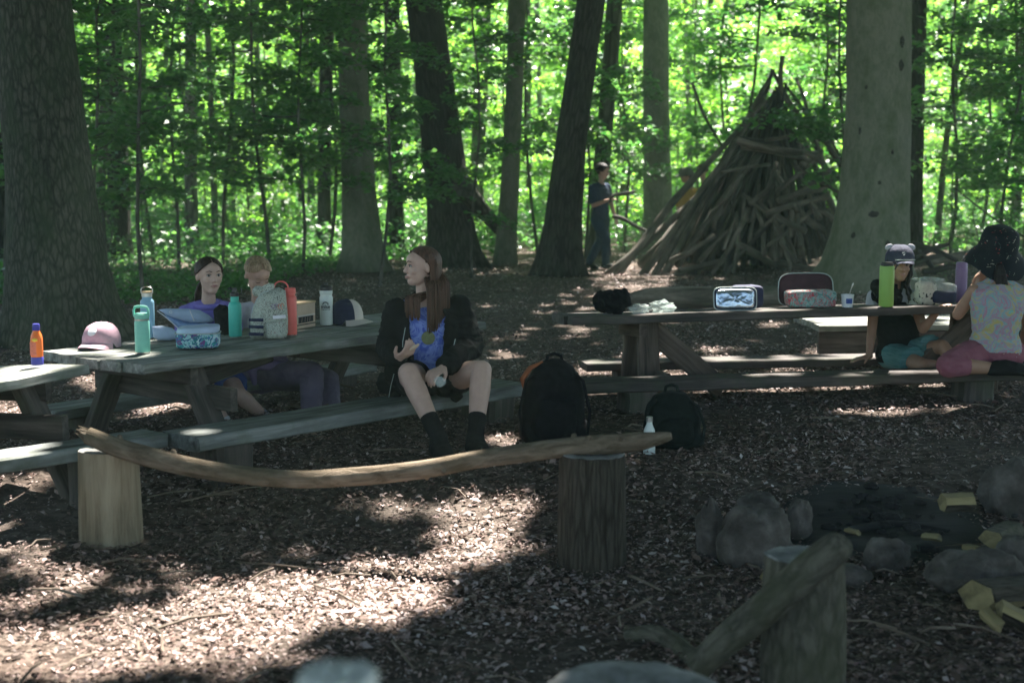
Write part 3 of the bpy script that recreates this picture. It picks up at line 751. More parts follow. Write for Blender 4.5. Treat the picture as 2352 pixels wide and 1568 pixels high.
# ---------------------------------------------------------------- stick shelter
def shelter():
    base = onground(P(1700, 640, 20.2)); root = thing('stick_shelter', tuple(base), 'tall cone of piled dead branches and poles in front of the wood', 'shelter')
    rs = random.Random(11); apex = P(1785, 195, 20.6); D = 20.3
    def pole(p0, p1, r0, r1, dark, bow=.07, n=7, kk=.85):
        m = MB(); pts = []; L = (p1-p0).length; o1 = Vector((rs.uniform(-1, 1), rs.uniform(-1, 1), rs.uniform(-.5, .5)))*bow
        for i in range(6):
            t = i/5; w_ = math.sin(t*math.pi)
            pts.append(p0.lerp(p1, t)+o1*w_+Vector((rs.gauss(0, .012), rs.gauss(0, .012), 0)))
        m.tube(pts, [(r0+(r1-r0)*i/5)*kk for i in range(6)], n, lump=.22)
        return m
    st = []
    # long poles of the left slope (photo coordinates of foot and head)
    for (x0, y0, d0, x1, y1, d1, w0, w1) in [(1372,648,18.9,1705,350,20.0,24,16),(1400,652,18.7,1760,230,20.3,26,12),(1470,640,19,1760,220,20.4,24,10),(1500,635,19,1752,200,20.8,22,9),
            (1520,640,19,1775,170,20.5,22,10),(1475,610,19.6,1720,335,20.4,30,18),(1590,645,18.9,1700,420,19.6,24,14),
            (1560,610,19.2,1765,330,20,22,14)]:
        st.append((P(x0, y0, d0), P(x1, y1, d1), w0/2*d0/F, w1/2*d1/F, rs.random() < .45))
    # right slope and cap
    for (x0, y0, d0, x1, y1, d1, w0, w1) in [(1945,560,20.3,1790,200,20.5,22,9),(1950,500,20.8,1775,165,20.8,20,9),(1930,600,19.6,1800,240,20.3,22,10),(1955,420,21,1800,190,20.7,18,8),(1920,640,19.3,1790,270,20.2,20,12),
            (1800,130,20.8,1805,330,20.4,12,20),(1830,180,20.9,1900,420,20.4,9,18),(1775,160,20.6,1700,340,20.4,10,18)]:
        st.append((P(x0, y0, d0), P(x1, y1, d1), w0/2*d0/F, w1/2*d1/F, rs.random() < .5))
    # body: leaning sticks all round the cone
    for i in range(32):
        a = rs.uniform(-2.9, .3) if i < 26 else rs.uniform(0, 6.28)
        rx = 1.35*rs.uniform(.85, 1.08); ry = 1.25
        f = Vector((base.x+.05+math.cos(a)*rx, base.y+.1+math.sin(a)*ry, base.z))
        if f.x > P(1960, 640, 20).x: f.x = P(1950, 640, 20).x-rs.random()*.3
        h = rs.uniform(.45, 1.0); tp = f.lerp(apex, h)+Vector((rs.gauss(0, .05), rs.gauss(0, .05)-.05, 0)); st_ = rs.uniform(0, .25)*h
        st.append((f.lerp(apex, st_), tp, rs.uniform(.03, .06), rs.uniform(.02, .035), rs.random() < .5))
    # crossing sticks in the middle band and jumble below
    for (x0, y0, x1, y1, w_) in [(1690,322,1880,352,20),(1700,335,1860,370,18),(1760,322,1865,292,12),(1700,318,1790,330,16),(1780,440,1890,345,14),(1840,380,1950,450,15),(1850,350,1940,420,12),(1820,470,1915,545,26),
            (1760,500,1870,420,13),(1880,480,1930,530,15),(1560,620,1690,590,18),(1500,640,1640,610,16),(1690,560,1780,612,24),(1770,600,1900,622,22),(1740,540,1800,470,13),(1605,600,1720,500,16),(1540,600,1640,540,18)]:
        st.append((P(x0, y0, 18.8+rs.uniform(-.1, .2)), P(x1, y1, 18.9+rs.uniform(-.1, .2)), w_/2*19/F, w_/2*19/F*.7, rs.random() < .15))
    for i in range(34):
        x0 = rs.uniform(1660, 1925); y0 = rs.uniform(370, 520); a = rs.gauss(0, .5); L = rs.uniform(90, 190)
        d0 = 19.3-.003*(y0-380)
        st.append((P(x0, y0, d0), P(x0+math.sin(a)*L, min(632, y0+math.cos(a)*L), d0-.35), rs.uniform(.016, .05), rs.uniform(.02, .055), rs.random() < .25))
    st = st[:100]
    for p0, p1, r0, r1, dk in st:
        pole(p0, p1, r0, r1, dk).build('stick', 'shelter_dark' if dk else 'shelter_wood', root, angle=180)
    m = MB()   # dense heart of the pile, coloured dark to stand in for shaded gaps
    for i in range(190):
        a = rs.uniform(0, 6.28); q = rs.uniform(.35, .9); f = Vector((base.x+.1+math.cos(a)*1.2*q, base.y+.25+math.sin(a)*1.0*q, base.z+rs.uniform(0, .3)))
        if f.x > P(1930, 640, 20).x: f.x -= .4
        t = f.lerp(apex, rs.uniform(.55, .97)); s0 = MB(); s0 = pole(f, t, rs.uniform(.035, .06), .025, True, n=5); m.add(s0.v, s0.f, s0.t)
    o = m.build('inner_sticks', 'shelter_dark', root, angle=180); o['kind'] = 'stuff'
shelter()
# debris right of the beech, behind the girls
def debris():
    rs = random.Random(4)
    for i, (x0, y0, x1, y1) in enumerate([(2095,560,2200,600),(2100,590,2180,560),(2085,610,2170,585),(2120,625,2230,610),(2105,575,2150,630)]):
        log('dead_stick', [P(x0, y0, 17), P((x0+x1)/2+3, (y0+y1)/2-4, 17), P(x1, y1, 17)], [.04, .035, .02], 'broken branch in the heap right of the broad beech', mat='shelter_dark', n=7, cat='branch', group='branches heaped right of the beech')
debris()

# ---------------------------------------------------------------- fire ring: rocks, charred logs, split wood
def rock(x, y, d, rx, ry, rz, label, seed, mat='rock', name='rock'):
    p = P(x, y, d); g = gz(p.x, p.y); m = MB(); m.ell((p.x, p.y, g+rz*.5), (rx, ry, rz), n=44, m=30, lump=.22, sq=.9, seed=seed)
    c_ = Vector((p.x, p.y, g+rz*.5))
    for i, v in enumerate(m.v):
        q_ = v*11; m.v[i] = c_+(v-c_)*(1+.10*abs(noise.noise(q_))+.05*noise.noise(v*30)-.09*(noise.noise(v*7) > .15))
    root = m.build(name, mat, angle=55); return tag(root, label, 'rock')
rock(1632,1275,5.75,.055,.06,.15,'tall thin rock standing at the left end of the fire ring',1)
rock(1735,1262,5.65,.13,.11,.15,'biggest rounded grey rock of the fire ring',2)
rock(1740,1185,6.25,.09,.08,.07,'flat grey rock behind the biggest rock of the fire ring',3)
rock(1835,1195,6.0,.055,.06,.11,'small pale rock on top near the back of the fire ring',4)
rock(2038,1275,5.6,.085,.07,.075,'rounded grey rock right of the slanting log tip',5)
rock(2330,1150,6.3,.13,.12,.15,'dark rock at the right edge behind the split wood',6)
rock(2240,1330,5.35,.17,.10,.09,'low flat rock in front of the split wood',7)
rock(2345,1290,5.5,.10,.10,.10,'grey rock half cut by the right edge',8)
rock(1935,1330,5.4,.11,.08,.05,'low dark rock under the slanting log',9)
for (a, lb) in (([(1815,1150,6.5,19),(1880,1150,6.5,20),(2000,1152,6.5,20),(2150,1165,6.45,17)], 'charred round log lying along the back of the fire ring'),
                ([(1880,1190,6.2,13),(2000,1180,6.25,15),(2120,1200,6.2,12)], 'second charred log lower in the fire ring'),
                ([(1930,1225,6.0,11),(2050,1205,6.1,12),(2180,1225,6.0,10)], 'thin charred branch at the front of the ash')):
    log('charred_log', [P(x, y, d) for x, y, d, r in a], [r*d/F for x, y, d, r in a], lb, mat='char_wood', group='charred logs in the fire ring')
def ash():
    c = G(2030, 1225, 0); m = MB(); n = 40; vs = [c+Vector((0, 0, gz(c.x, c.y)+.03))]; fs = []
    for j, f in enumerate((.35, .7, 1)):
        for k in range(n):
            a = 6.283*k/n; r = f*(1+.12*noise.noise(Vector((math.cos(a), math.sin(a), 1)))); x, y = c.x+math.cos(a)*.46*r, c.y+math.sin(a)*.5*r
            vs.append(Vector((x, y, gz(x, y)+(.03 if f < .9 else .004)+.012*noise.noise(Vector((x*9, y*9, 0))))))
    for k in range(n): fs.append((0, 1+k, 1+(k+1) % n))
    for j in range(2):
        for k in range(n): fs.append((1+j*n+k, 1+(j+1)*n+k, 1+(j+1)*n+(k+1) % n, 1+j*n+(k+1) % n))
    m.add(vs, fs); o = m.build('ash_bed', 'char_wood', angle=180); o['kind'] = 'stuff'; tag(o, 'black ash and charcoal inside the ring of rocks', 'ash')
ash()
def coals():
    rs = random.Random(9); m = MB()
    for i in range(70):
        c = G(2030+rs.gauss(0, 85), 1222+rs.gauss(0, 26), 0); r = rs.uniform(.008, .028); m.ell((c.x, c.y, gz(c.x, c.y)+.035), (r*1.4, r, r*.8), n=8, m=6, lump=.5, seed=i)
    o = m.build('charcoal', 'char_wood', angle=20); o['kind'] = 'stuff'; tag(o, 'broken charcoal pieces lying on the ash', 'charcoal')
coals()
def firewood(x0, y0, x1, y1, d0, d1, w_, label, face=None, bark_side=True, sec=5, grp=None):
    """split billet: bark on the round side, yellow split faces"""
    p0 = P(x0, y0, d0); p1 = P(x1, y1, d1); X, Y, Z, L = frame_from(p0, p1)
    mid = (p0+p1)/2; root = thing('split_log', tuple(mid), label, 'firewood', grp); m = MB(); b = MB()
    r = w_/2*d0/F; rs = random.Random(int(x0)); prof = [(-1, -.2), (-.35, -.85), (.6, -.75), (1, -.1), (.45, .62), (-.7, .5)]
    prof = [(a*r*rs.uniform(.7, 1.15), c*r*rs.uniform(.65, 1.15)) for a, c in prof]
    def prism(mb, pr, seg=6, g=0):
        vs = []; ts = []; k = len(pr)
        for i in range(seg+1):
            for a, c in pr:
                e = 1+.10*noise.noise(Vector((i*.5, a*20, c*20)))
                q = p0-X*g+X*(L+2*g)*i/seg+X*(.7*r*noise.noise(Vector((a*60, c*60, i))) if i in (0, seg) else 0)+Y*a*e+Z*c*e; vs.append(q); ts.append(Vector((i/seg*L, a, c)))
        fs = [(i*k+j, i*k+(j+1) % k, (i+1)*k+(j+1) % k, (i+1)*k+j) for i in range(seg) for j in range(k)]
        fs += [tuple(range(k-1, -1, -1)), tuple(seg*k+j for j in range(k))]; mb.add(vs, fs, ts)
    prism(m, prof); m.build('heartwood', 'split_wood', root, angle=25)
    if bark_side == 'all': prism(b, [(a*1.09, c*1.09) for a, c in prof], g=-.006); b.build('bark', 'bark_log', root, angle=40)
    elif w_ > 40:
        lo = prof[:4] if bark_side != 'top' else prof[3:]+prof[:1]; prism(b, [(a*1.08, c*1.08) for a, c in lo]+[(a*.98, c*.98) for a, c in lo[::-1]], g=-.003); b.build('bark', 'bark_stump', root, angle=40)
G1 = 'split firewood beside the fire ring'
firewood(2166,1152,2236,1150,6.0,6.05,52,'pale yellow split log lying flat at the back right of the fire ring', grp=G1)
firewood(2275,1236,2325,1212,5.62,6.0,56,'split log showing its round yellow cut end near the right edge', grp=G1, bark_side='all')
firewood(2218,1255,2250,1262,5.7,5.6,26,'small yellow wedge of wood between ash and rocks', grp=G1)
firewood(1945,1215,1972,1222,5.9,5.85,20,'small orange-brown chip of wood left of the ash', grp=G1)
firewood(2120,1228,2160,1232,5.85,5.8,24,'short brown chunk of wood at the front of the ash', grp=G1)
firewood(2248,1362,2420,1350,4.9,5.25,100,'large yellow split log at the lower right edge', grp=G1, bark_side='top')
firewood(2258,1400,2300,1440,4.8,4.75,40,'narrow yellow splinter under the large split log', grp=G1)
firewood(2300,1395,2370,1430,4.8,4.8,50,'yellow knotty offcut at the right edge below the large split log', grp=G1)
firewood(1760,1325,1800,1315,4.6,4.65,44,'pale chopped chunk behind the slanting log', grp=G1)

# hollow and branch scars on the broad beech
def scars():
    tr = bpy.data.objects['beech_tree.004'] if 'beech_tree.004' in bpy.data.objects else None
    best = None
    for o in bpy.data.objects:
        if o.get('label', '').startswith('broad pale beech'): tr = o
    trunk_ = [c for c in tr.children if c.name.startswith('trunk')][0]
    from mathutils.bvhtree import BVHTree
    vs = [Vector(v.co)+ORG[tr.name] for v in trunk_.data.vertices]; bv = BVHTree.FromPolygons(vs, [tuple(p.vertices) for p in trunk_.data.polygons])
    o0 = Vector((0, 0, H))
    for x, y, a, b, mt in ((2006,492,13,9,'char_wood'), (2072,97,7,14,'bark_oak'), (2070,150,7,15,'bark_oak'), (1975,300,4,9,'bark_oak'), (2020,420,5,5,'bark_oak'), (1960,540,6,8,'bark_oak'), (2050,350,4,7,'bark_oak'), (1990,200,4,6,'bark_oak'), (2040,560,7,9,'bark_oak')):
        d = (P(x, y, 10)-o0).normalized(); hit = bv.ray_cast(o0, d)
        if hit[0] is None: continue
        n = hit[1].normalized(); r = n.cross(Z3).normalized(); s_ = 16/F
        MB().ell(hit[0]-n*.004, (a*s_, b*s_, .012), (r, n.cross(r), n), 16, 8, lump=.3, seed=x).build('knot', mt, tr)
Z3 = Vector((0, 0, 1))
scars()
# ---------------------------------------------------------------- small things
def tabZ(C, q):  # height of table C's top above a point
    x = Vector((2.35, .72, 0)).normalized(); y = Vector((-x.y, x.x, 0)); return .665-.06*((q.x-.354)*y.x+(q.y-8.35)*y.y)
CX_ = Vector((2.35, .42, 0)).normalized(); CY_ = Vector((-CX_.y, CX_.x, 0))
def onC(x, y=None, b=.14):
    """point on the right table: under photo column x, b metres in from the near edge"""
    lo, hi = -.5, 3.2
    for _ in range(40):
        a = (lo+hi)/2; q = Vector((.354, 8.35, 0))+CX_*a+CY_*b; z = .665-.06*b+.0125*a; d = q.y*cp-(z-H)*sp_
        if CX+F*q.x/d < x: lo = a
        else: hi = a
    return Vector((q.x, q.y, z+.001))
ZT = .622
plain('panel_red', (.62,.16,.10), .4, var=.15, scale=90)
plain('mint', (.20,.56,.44), .5, scale=40, var=.04); plain('teal', (.05,.46,.36), .5, scale=40, var=.05); plain('sky_paint', (.22,.42,.55), .5, var=.05)
plain('coral', (.80,.15,.12), .45, var=.04); plain('steel', (.55,.55,.53), .32, 1, var=.05); plain('black_plastic', (.012,.012,.013), .45, var=.1)
plain('white_plastic', (.66,.72,.66), .4, var=.03); plain('white_cup', (.72,.74,.74), .5, var=.03); plain('lime', (.26,.46,.09), .5, var=.04); plain('lilac', (.27,.18,.33), .55, var=.05)
plain('light_wood', (.50,.36,.20), .6, var=.12); plain('cardboard', (.52,.40,.29), .8, var=.06); plain('black_print', (.02,.02,.02), .7); plain('white_print', (.75,.75,.78), .7)
plain('orange_can', (.80,.17,.02), .4, var=.04); plain('blue_cap', (.04,.04,.32), .4, var=.05); plain('yellow_print', (.75,.55,.05), .5)
plain('pink_cloth', (.50,.32,.38), .9, var=.07, scale=60, spec=.15); plain('navy_cloth', (.02,.025,.06), .85, var=.15, scale=50); plain('offwhite_cloth', (.60,.54,.47), .9, var=.06)
plain('blue_pouch', (.26,.38,.60), .7, var=.10, scale=20, b=.3); plain('pouch_pale', (.42,.52,.68), .75, var=.10, scale=14, b=.3)
plain('lining', (.50,.58,.66), .25, .85, var=.2, scale=14, b=.9); plain('black_cloth', (.010,.010,.011), .95, var=.3, scale=30, b=.4, spec=.15)
plain('dark_green_cloth', (.010,.014,.012), .95, var=.3, scale=30, b=.4, spec=.2); plain('trim_grey', (.35,.40,.38), .7); plain('orange_cloth', (.30,.09,.03), .8)
plain('yogurt_blue', (.05,.10,.35), .5); plain('maroon', (.05,.02,.025), .8, var=.2)
spots('terrazzo', [(.46,.50,.42), (.06,.07,.06), (.30,.22,.20), (.12,.14,.12), (.38,.40,.36), (.09,.08,.08), (.25,.26,.24)], 75, th=.42, dist=.15)
spots('geo_print', [(.06,.30,.30), (.03,.08,.22), (.45,.60,.62), (.16,.07,.22), (.08,.18,.35), (.30,.50,.55), (.04,.20,.22)], 38, dist=.25)
spots('floral_print', [(.28,.42,.38), (.42,.08,.10), (.12,.26,.24), (.45,.20,.20), (.28,.42,.38)], 40, dist=.3)
spots('skull_bag', [(.55,.53,.45), (.03,.03,.03), (.50,.48,.42), (.6,.58,.5)], 30, th=.45, dist=.2)
def glassy(name, col, rough=.12, alpha=.0):
    m, nt, bs, out = newmat(name); bs.inputs['Base Color'].default_value = (*col, 1); bs.inputs['Roughness'].default_value = rough
    tb = nt.nodes.new('ShaderNodeBsdfTransparent'); mx = nt.nodes.new('ShaderNodeMixShader'); mx.inputs[0].default_value = alpha
    nt.links.new(tb.outputs[0], mx.inputs[1]); nt.links.new(bs.outputs[0], mx.inputs[2]); nt.links.new(mx.outputs[0], out.inputs[0])
glassy('clear_plastic', (.75,.85,.80), .08, .24)
def text(s, loc, size, xdir, mat, parent, bend=0, bold=.0, name='lettering', ydir=Vector((0,0,1)), depth=.0006, align='CENTER'):
    cu = bpy.data.curves.new('t', 'FONT'); cu.body = s; cu.size = size; cu.align_x = align; cu.align_y = 'CENTER'; cu.offset = bold; cu.extrude = depth
    o = bpy.data.objects.new('t', cu); COL.objects.link(o); dg = bpy.context.evaluated_depsgraph_get()
    me = bpy.data.meshes.new_from_object(o.evaluated_get(dg)); bpy.data.objects.remove(o)
    xdir = xdir.normalized(); nz = xdir.cross(ydir).normalized(); org = ORG.get(parent.name, Vector()) if parent else Vector()
    for v in me.vertices:
        a, b, c = v.co
        if bend: # wrap round a vertical cylinder of radius bend, nz is outward
            th = a/bend; q = loc + xdir*math.sin(th)*(bend+c) + nz*(math.cos(th)*(bend+c)-bend) + ydir*b
        else: q = loc+xdir*a+ydir*b+nz*c
        v.co = q-org
    me.materials.clear(); me.materials.append(MATS[mat]); me.name = name
    return link(name, me, parent, org)
def bottle(base, label, parts, name='water_bottle', group=None):
    root = thing(name, tuple(base), label, 'bottle', group)
    for nm, mat, prof in parts: MB().lathe(base, prof, 28).build(nm, mat, root, angle=35)
    return root
def loop(root, c, w, h, r, mat, ang=0, name='handle', n=10):
    d = Vector((math.cos(ang), math.sin(ang), 0)); pts = [c-d*w/2, c-d*w/2+Vector((0,0,h*.45))]
    pts += [c+d*(-w/2*math.cos(t))+Vector((0, 0, h*.5+h*.5*math.sin(t))) for t in [math.pi*k/n for k in range(1, n)]]
    pts += [c+d*w/2+Vector((0,0,h*.45)), c+d*w/2]
    MB().tube(pts, r, 8).build(name, mat, root)
# sizes: photo height * depth / F
def hs(y0, y1, d): return (y1-y0)*d/F
# sunscreen
b = G(86, 838, .618); d = b.y; u = hs(742, 838, d)
can = bottle(b, 'orange and blue sunscreen spray bottle standing on the left edge table', [('can', 'orange_can', [(.001, .001), (.024, .002), (.026, .01), (.027, .06), (.027, u*.62), (.024, u*.72), (.017, u*.80), (.015, u*.84)]),
    ('cap', 'blue_cap', [(.0155, u*.84), (.0165, u*.85), (.0165, u*.96), (.0145, u), (.001, u)]), ('blue_band', 'blue_cap', [(.0273, .001), (.0275, .004), (.0278, .036), (.0268, .038)])], name='sunscreen_bottle')
MB().lathe(b+Vector((-.0035, -.0028, 0)), [(.0005, u*.22), (.0255, u*.24), (.0255, u*.56), (.0005, u*.58)], 20).build('pink_panel', 'panel_red', can)
MB().tube([b+Vector((-.012, -.0243, u*.62)), b+Vector((0, -.0262, u*.62)), b+Vector((.012, -.0243, u*.62))], [.004, .009, .004], 8).build('emblem', 'yellow_print', can)
# caps
def cap_hat(c, fwd, r, mat, brim_mat, label, name='baseball_cap', up=Vector((0,0,1)), hgt=.12, parent_root=None, brimL=.075, front=None, emblem=None, btn=True):
    f = Vector(fwd); f = (f-up*f.dot(up)).normalized(); s = f.cross(up).normalized()
    root = parent_root or thing(name, tuple(c), label, 'cap')
    m = MB(); n = 32; vs = []; fs = []; rows = 9
    for i in range(-1, rows):
        th = math.pi/2*max(i, 0)/rows
        for k in range(n):
            a = 2*math.pi*k/n; q = math.cos(th)**.75
            vs.append(c+f*math.cos(a)*r*1.1*q+s*math.sin(a)*r*q+up*(hgt*math.sin(th)+.004*noise.noise(Vector((a, th*3, 2)))-(.024 if i < 0 and math.cos(a) < .35 else 0)))
    rows += 1
    for i in range(rows-1):
        for k in range(n): fs.append((i*n+k, i*n+(k+1) % n, (i+1)*n+(k+1) % n, (i+1)*n+k))
    vs.append(c+up*hgt); fs += [((rows-1)*n+k, (rows-1)*n+(k+1) % n, len(vs)-1) for k in range(n)]
    rows -= 1; m.add(vs, fs)
    if btn: m.ell(c+up*hgt, (.006, .006, .004), n=8, m=5)
    m.build('crown' if parent_root is None else 'cap', mat, root, angle=60)
    b = MB(); vs = []; fs = []; K = 20
    for j, sh in ((0, 0), (1, .003)):
        for i in range(7):
            t = i/6
            for k in range(K+1):
                a = -1.18+2.36*k/K
                x = math.cos(a)*r*1.1*.96+t*brimL*max(0, math.cos(a*1.32))**.6; y = math.sin(a)*r*(.97+.04*t)
                vs.append(c+f*x+s*y+up*(.004-sh-.028*(y/r)**2*t-.012*t))
    W = 7*(K+1)
    for j in (0, 1):
        for i in range(6):
            for k in range(K):
                q = j*W+i*(K+1)+k; fs.append((q, q+1, q+K+2, q+K+1) if j else (q, q+K+1, q+K+2, q+1))
    for k in range(K): q = 6*(K+1)+k; fs.append((q, q+1, q+1+W, q+W))
    b.add(vs, fs).build('brim', brim_mat, root, angle=60)
    if front:
        p = MB(); vs = []; fs = []
        for i in range(rows):
            th = math.pi/2*i/rows*1.0
            for k in range(9):
                a = -.62+1.24*k/8; q = math.cos(th)**.75
                vs.append(c+f*(math.cos(a)*r*1.1*q+.002)+s*math.sin(a)*r*q+up*(hgt*math.sin(th)+.002))
        for i in range(rows-1):
            for k in range(8): fs.append((i*9+k, i*9+k+1, (i+1)*9+k+1, (i+1)*9+k))
        p.add(vs, fs).build('front_panel', front, root, angle=60)
    if emblem:
        e = MB(); th = .62; q = math.cos(th)**.75; pc = c+f*(r*1.1*q+.002)+up*(hgt*math.sin(th)); nn = (f*.8+up*.6).normalized()
        e.ell(pc, (.023, .023, .004), ax=(s, nn.cross(s), nn), n=20, m=6); e.build('emblem', emblem, root)
    return root
cap_hat(G(230, 800, ZT)+Vector((0, .03, .03)), (-.25, -1, 0), .092, 'pink_cloth', 'pink_cloth', 'dusty pink baseball cap with a round pale patch on the bottle table', emblem='white_print', hgt=.098, brimL=.07)
cap_hat(G(795, 745, ZT)+Vector((0, .02, .03)), (.9, -.35, .0), .088, 'navy_cloth', 'offwhite_cloth', 'navy cap with a white front panel beside the white bottle', front='offwhite_cloth', hgt=.112, brimL=.07)
# bottles on the left table
b = G(328, 811, ZT); d = b.y
r_ = bottle(b, 'mint green steel bottle with a carry handle at the front of the bottle table', [('body', 'mint', [(.001, .0), (.034, .008), (.0355, .012), (.0355, .150), (.033, .158)]), ('base_ring', 'steel', [(.001, -.0005), (.0325, 0), (.034, .0085)]),
    ('collar', 'steel', [(.0328, .1575), (.0335, .159), (.0335, .165), (.032, .166)]), ('lid', 'mint', [(.033, .1655), (.034, .168), (.034, .188), (.028, .193), (.001, .194)])])
m = MB(); m.tube([b+Vector(p) for p in ((-.036, 0, .180), (-.038, 0, .205), (-.032, 0, .221), (-.018, 0, .225), (.010, 0, .225), (.026, 0, .220), (.032, 0, .205), (.033, 0, .182))], [.006]*8, 8, roundcap=True, flat=1.4); m.build('handle', 'mint', r_)
b = G(337, 778, ZT)+Vector((0, .03, 0))
r_ = bottle(b, 'light blue bottle with a wooden steel-loop lid behind the mint green bottle', [('body', 'sky_paint', [(.001, 0), (.035, .004), (.036, .01), (.036, .185), (.033, .197), (.025, .205), (.025, .217)]), ('lid', 'steel', [(.026, .217), (.0275, .218), (.0275, .236), (.026, .238)]), ('lid_top', 'light_wood', [(.026, .238), (.027, .239), (.027, .245), (.001, .2455)])])
loop(r_, b+Vector((0, 0, .235)), .06, .034, .0022, 'steel')
b = G(541, 776, ZT)
r_ = bottle(b, 'teal bottle with a black spout lid in front of the girl in purple', [('body', 'teal', [(.001, .008), (.032, .009), (.034, .015), (.034, .168), (.030, .183), (.022, .190), (.0215, .217), (.001, .217)]), ('base_ring', 'steel', [(.001, 0), (.024, 0), (.025, .009)]),
    ('lid', 'black_plastic', [(.021, .217), (.023, .218), (.023, .236), (.014, .242), (.012, .262), (.001, .264)])])
MB().tube([b+Vector(p) for p in ((-.005, 0, .25), (-.022, 0, .262), (-.034, 0, .255))], [.006, .007, .004], 8).build('spout', 'black_plastic', r_)
MB().tube([b+Vector(p) for p in ((.02, 0, .225), (.034, 0, .232), (.037, 0, .25), (.030, 0, .262))], [.0035]*4, 8).build('handle', 'black_plastic', r_)
b = G(668, 774, ZT)+Vector((.0, .01, 0))
r_ = bottle(b, 'coral red bottle with a loop handle behind the speckled backpack', [('body', 'coral', [(.001, .012), (.0305, .013), (.032, .02), (.032, .205), (.028, .216), (.024, .219), (.024, .227)]), ('base_ring', 'steel', [(.001, 0), (.028, .0), (.0305, .0125)]),
    ('lid', 'coral', [(.0235, .226), (.028, .228), (.028, .256), (.024, .259), (.001, .26)])])
pp = [b+Vector((-.048+.038*math.cos(t)*.95, 0, .262+.030*math.sin(t))) for t in [math.pi*k/8 for k in range(9)]]
MB().tube([b+Vector((-.006, 0, .25))]+pp+[b+Vector((-.084, 0, .25))], .004, 8).build('handle', 'coral', r_)
b = G(750, 747, ZT)
r_ = bottle(b, 'white bottle with a dark printed logo and black lid beside the navy cap', [('body', 'white_plastic', [(.001, 0), (.033, .003), (.0365, .008), (.0365, .105), (.0375, .135), (.0375, .158), (.033, .168), (.033, .174), (.0365, .182), (.0365, .198), (.001, .198)]),
    ('lid', 'black_plastic', [(.0355, .198), (.0365, .199), (.0365, .218), (.028, .225), (.012, .227), (.011, .24), (.001, .241)])])
fv = Vector((1, 0, 0)); lr = .0375
text('mlse', b+Vector((0, -lr, .108)), .030, fv, 'black_print', r_, bend=lr, bold=.0006)
text('FOUNDATION', b+Vector((0, -lr, .092)), .0082, fv, 'black_print', r_, bend=lr)
m = MB()
for k in range(9):
    t = math.pi*(k+.5)/9; q0 = (.012*math.cos(t), .012*math.sin(t)); q1 = (.020*math.cos(t), .020*math.sin(t))
    f = lambda q: b+Vector((math.sin(q[0]/lr)*(lr+.0004), -math.cos(q[0]/lr)*(lr+.0004), .118+q[1])); m.tube([f(q0), f(q1)], .0019, 6)
m.build('logo', 'black_print', r_)
# box with lettering
b = G(683, 757, ZT); b2 = G(736, 745, ZT)+Vector((.0, .03, 0)); xd = (Vector((b2.x-b.x+.05, b2.y-b.y+.02, 0))).normalized(); yd = Vector((-xd.y, xd.x, 0)); L = .19
bx = thing('cardboard_box', tuple(b+xd*L/2), 'tan box with black lettering on a dark band between the coral and white bottles', 'box')
cc = b+xd*L/2+yd*.065
MB().beam(cc-xd*L/2+Vector((0, 0, .069)), cc+xd*L/2+Vector((0, 0, .069)), .13, .136, bev=.003).build('carton', 'cardboard', bx, angle=20)
MB().beam(cc-xd*L/2+Vector((0, 0, .0225))-xd*.002, cc+xd*L/2+Vector((0, 0, .0225))+xd*.002, .134, .006, bev=.001).build('bottom_edge', 'black_print', bx, angle=20)
MB().beam(cc-xd*(L/2+.003)+Vector((0, 0, .140)), cc+xd*(L/2+.003)+Vector((0, 0, .140)), .136, .012, bev=.003).build('lid', 'light_wood', bx, angle=20)
m = MB(); q = b-yd*.0015+Vector((0, 0, .049)); m.beam(q+xd*.012, q+xd*(L-.025), .002, .034, bev=.0004); m.build('dark_label', 'black_print', bx)
for a_ in (.045, .078, .104, .128): MB().beam(b+xd*(a_-.003)-yd*.0032+Vector((0, 0, .036)), b+xd*(a_+.002)-yd*.0032+Vector((0, 0, .062)), .0012, .0035).build('label_stroke', 'cardboard', bx)
m = MB(); m.beam(b-yd*.0025+Vector((0, 0, .071)), b-yd*.0025+xd*(L-.01)+Vector((0, 0, .071)), .004, .009, bev=.001); m.build('label_edge', 'offwhite_cloth', bx)
# rounded soft boxes
def softbox(c, size, xd, sq=.35, seed=0, lump=.05, up=Vector((0,0,1)), n=32, m_=18):
    yd = up.cross(xd).normalized(); m = MB(); m.ell(c, (size[0]/2, size[1]/2, size[2]/2), ax=(xd, yd, up), n=n, m=m_, sq=sq, lump=lump, seed=seed); return m
b = G(452, 803, ZT); xd = Vector((1, .10, 0)).normalized(); yd = Vector((-xd.y, xd.x, 0))
lb = thing('lunch_box', tuple(b), 'teal and purple geometric print lunch box with its zip partly open', 'lunch bag')
c = b+yd*.075+Vector((0, 0, .043))
softbox(c, (.212, .15, .084), xd, .38, 1, .03).build('body', 'geo_print', lb, angle=180)
softbox(c+Vector((.0, .0, .048))+xd*.002, (.205, .145, .04), (xd+Vector((0,0,.06))).normalized(), .4, 2, .05, up=(Vector((0,0,1))-xd*.06-yd*.02).normalized()).build('lid', 'pouch_pale', lb, angle=180)
ring = [c+xd*math.copysign(abs(math.cos(t))**.4, math.cos(t))*.108+yd*math.copysign(abs(math.sin(t))**.4, math.sin(t))*.077+Vector((0, 0, .034)) for t in [6.2832*k/36 for k in range(37)]]
MB().tube(ring, .0028, 6).build('zip', 'trim_grey', lb)
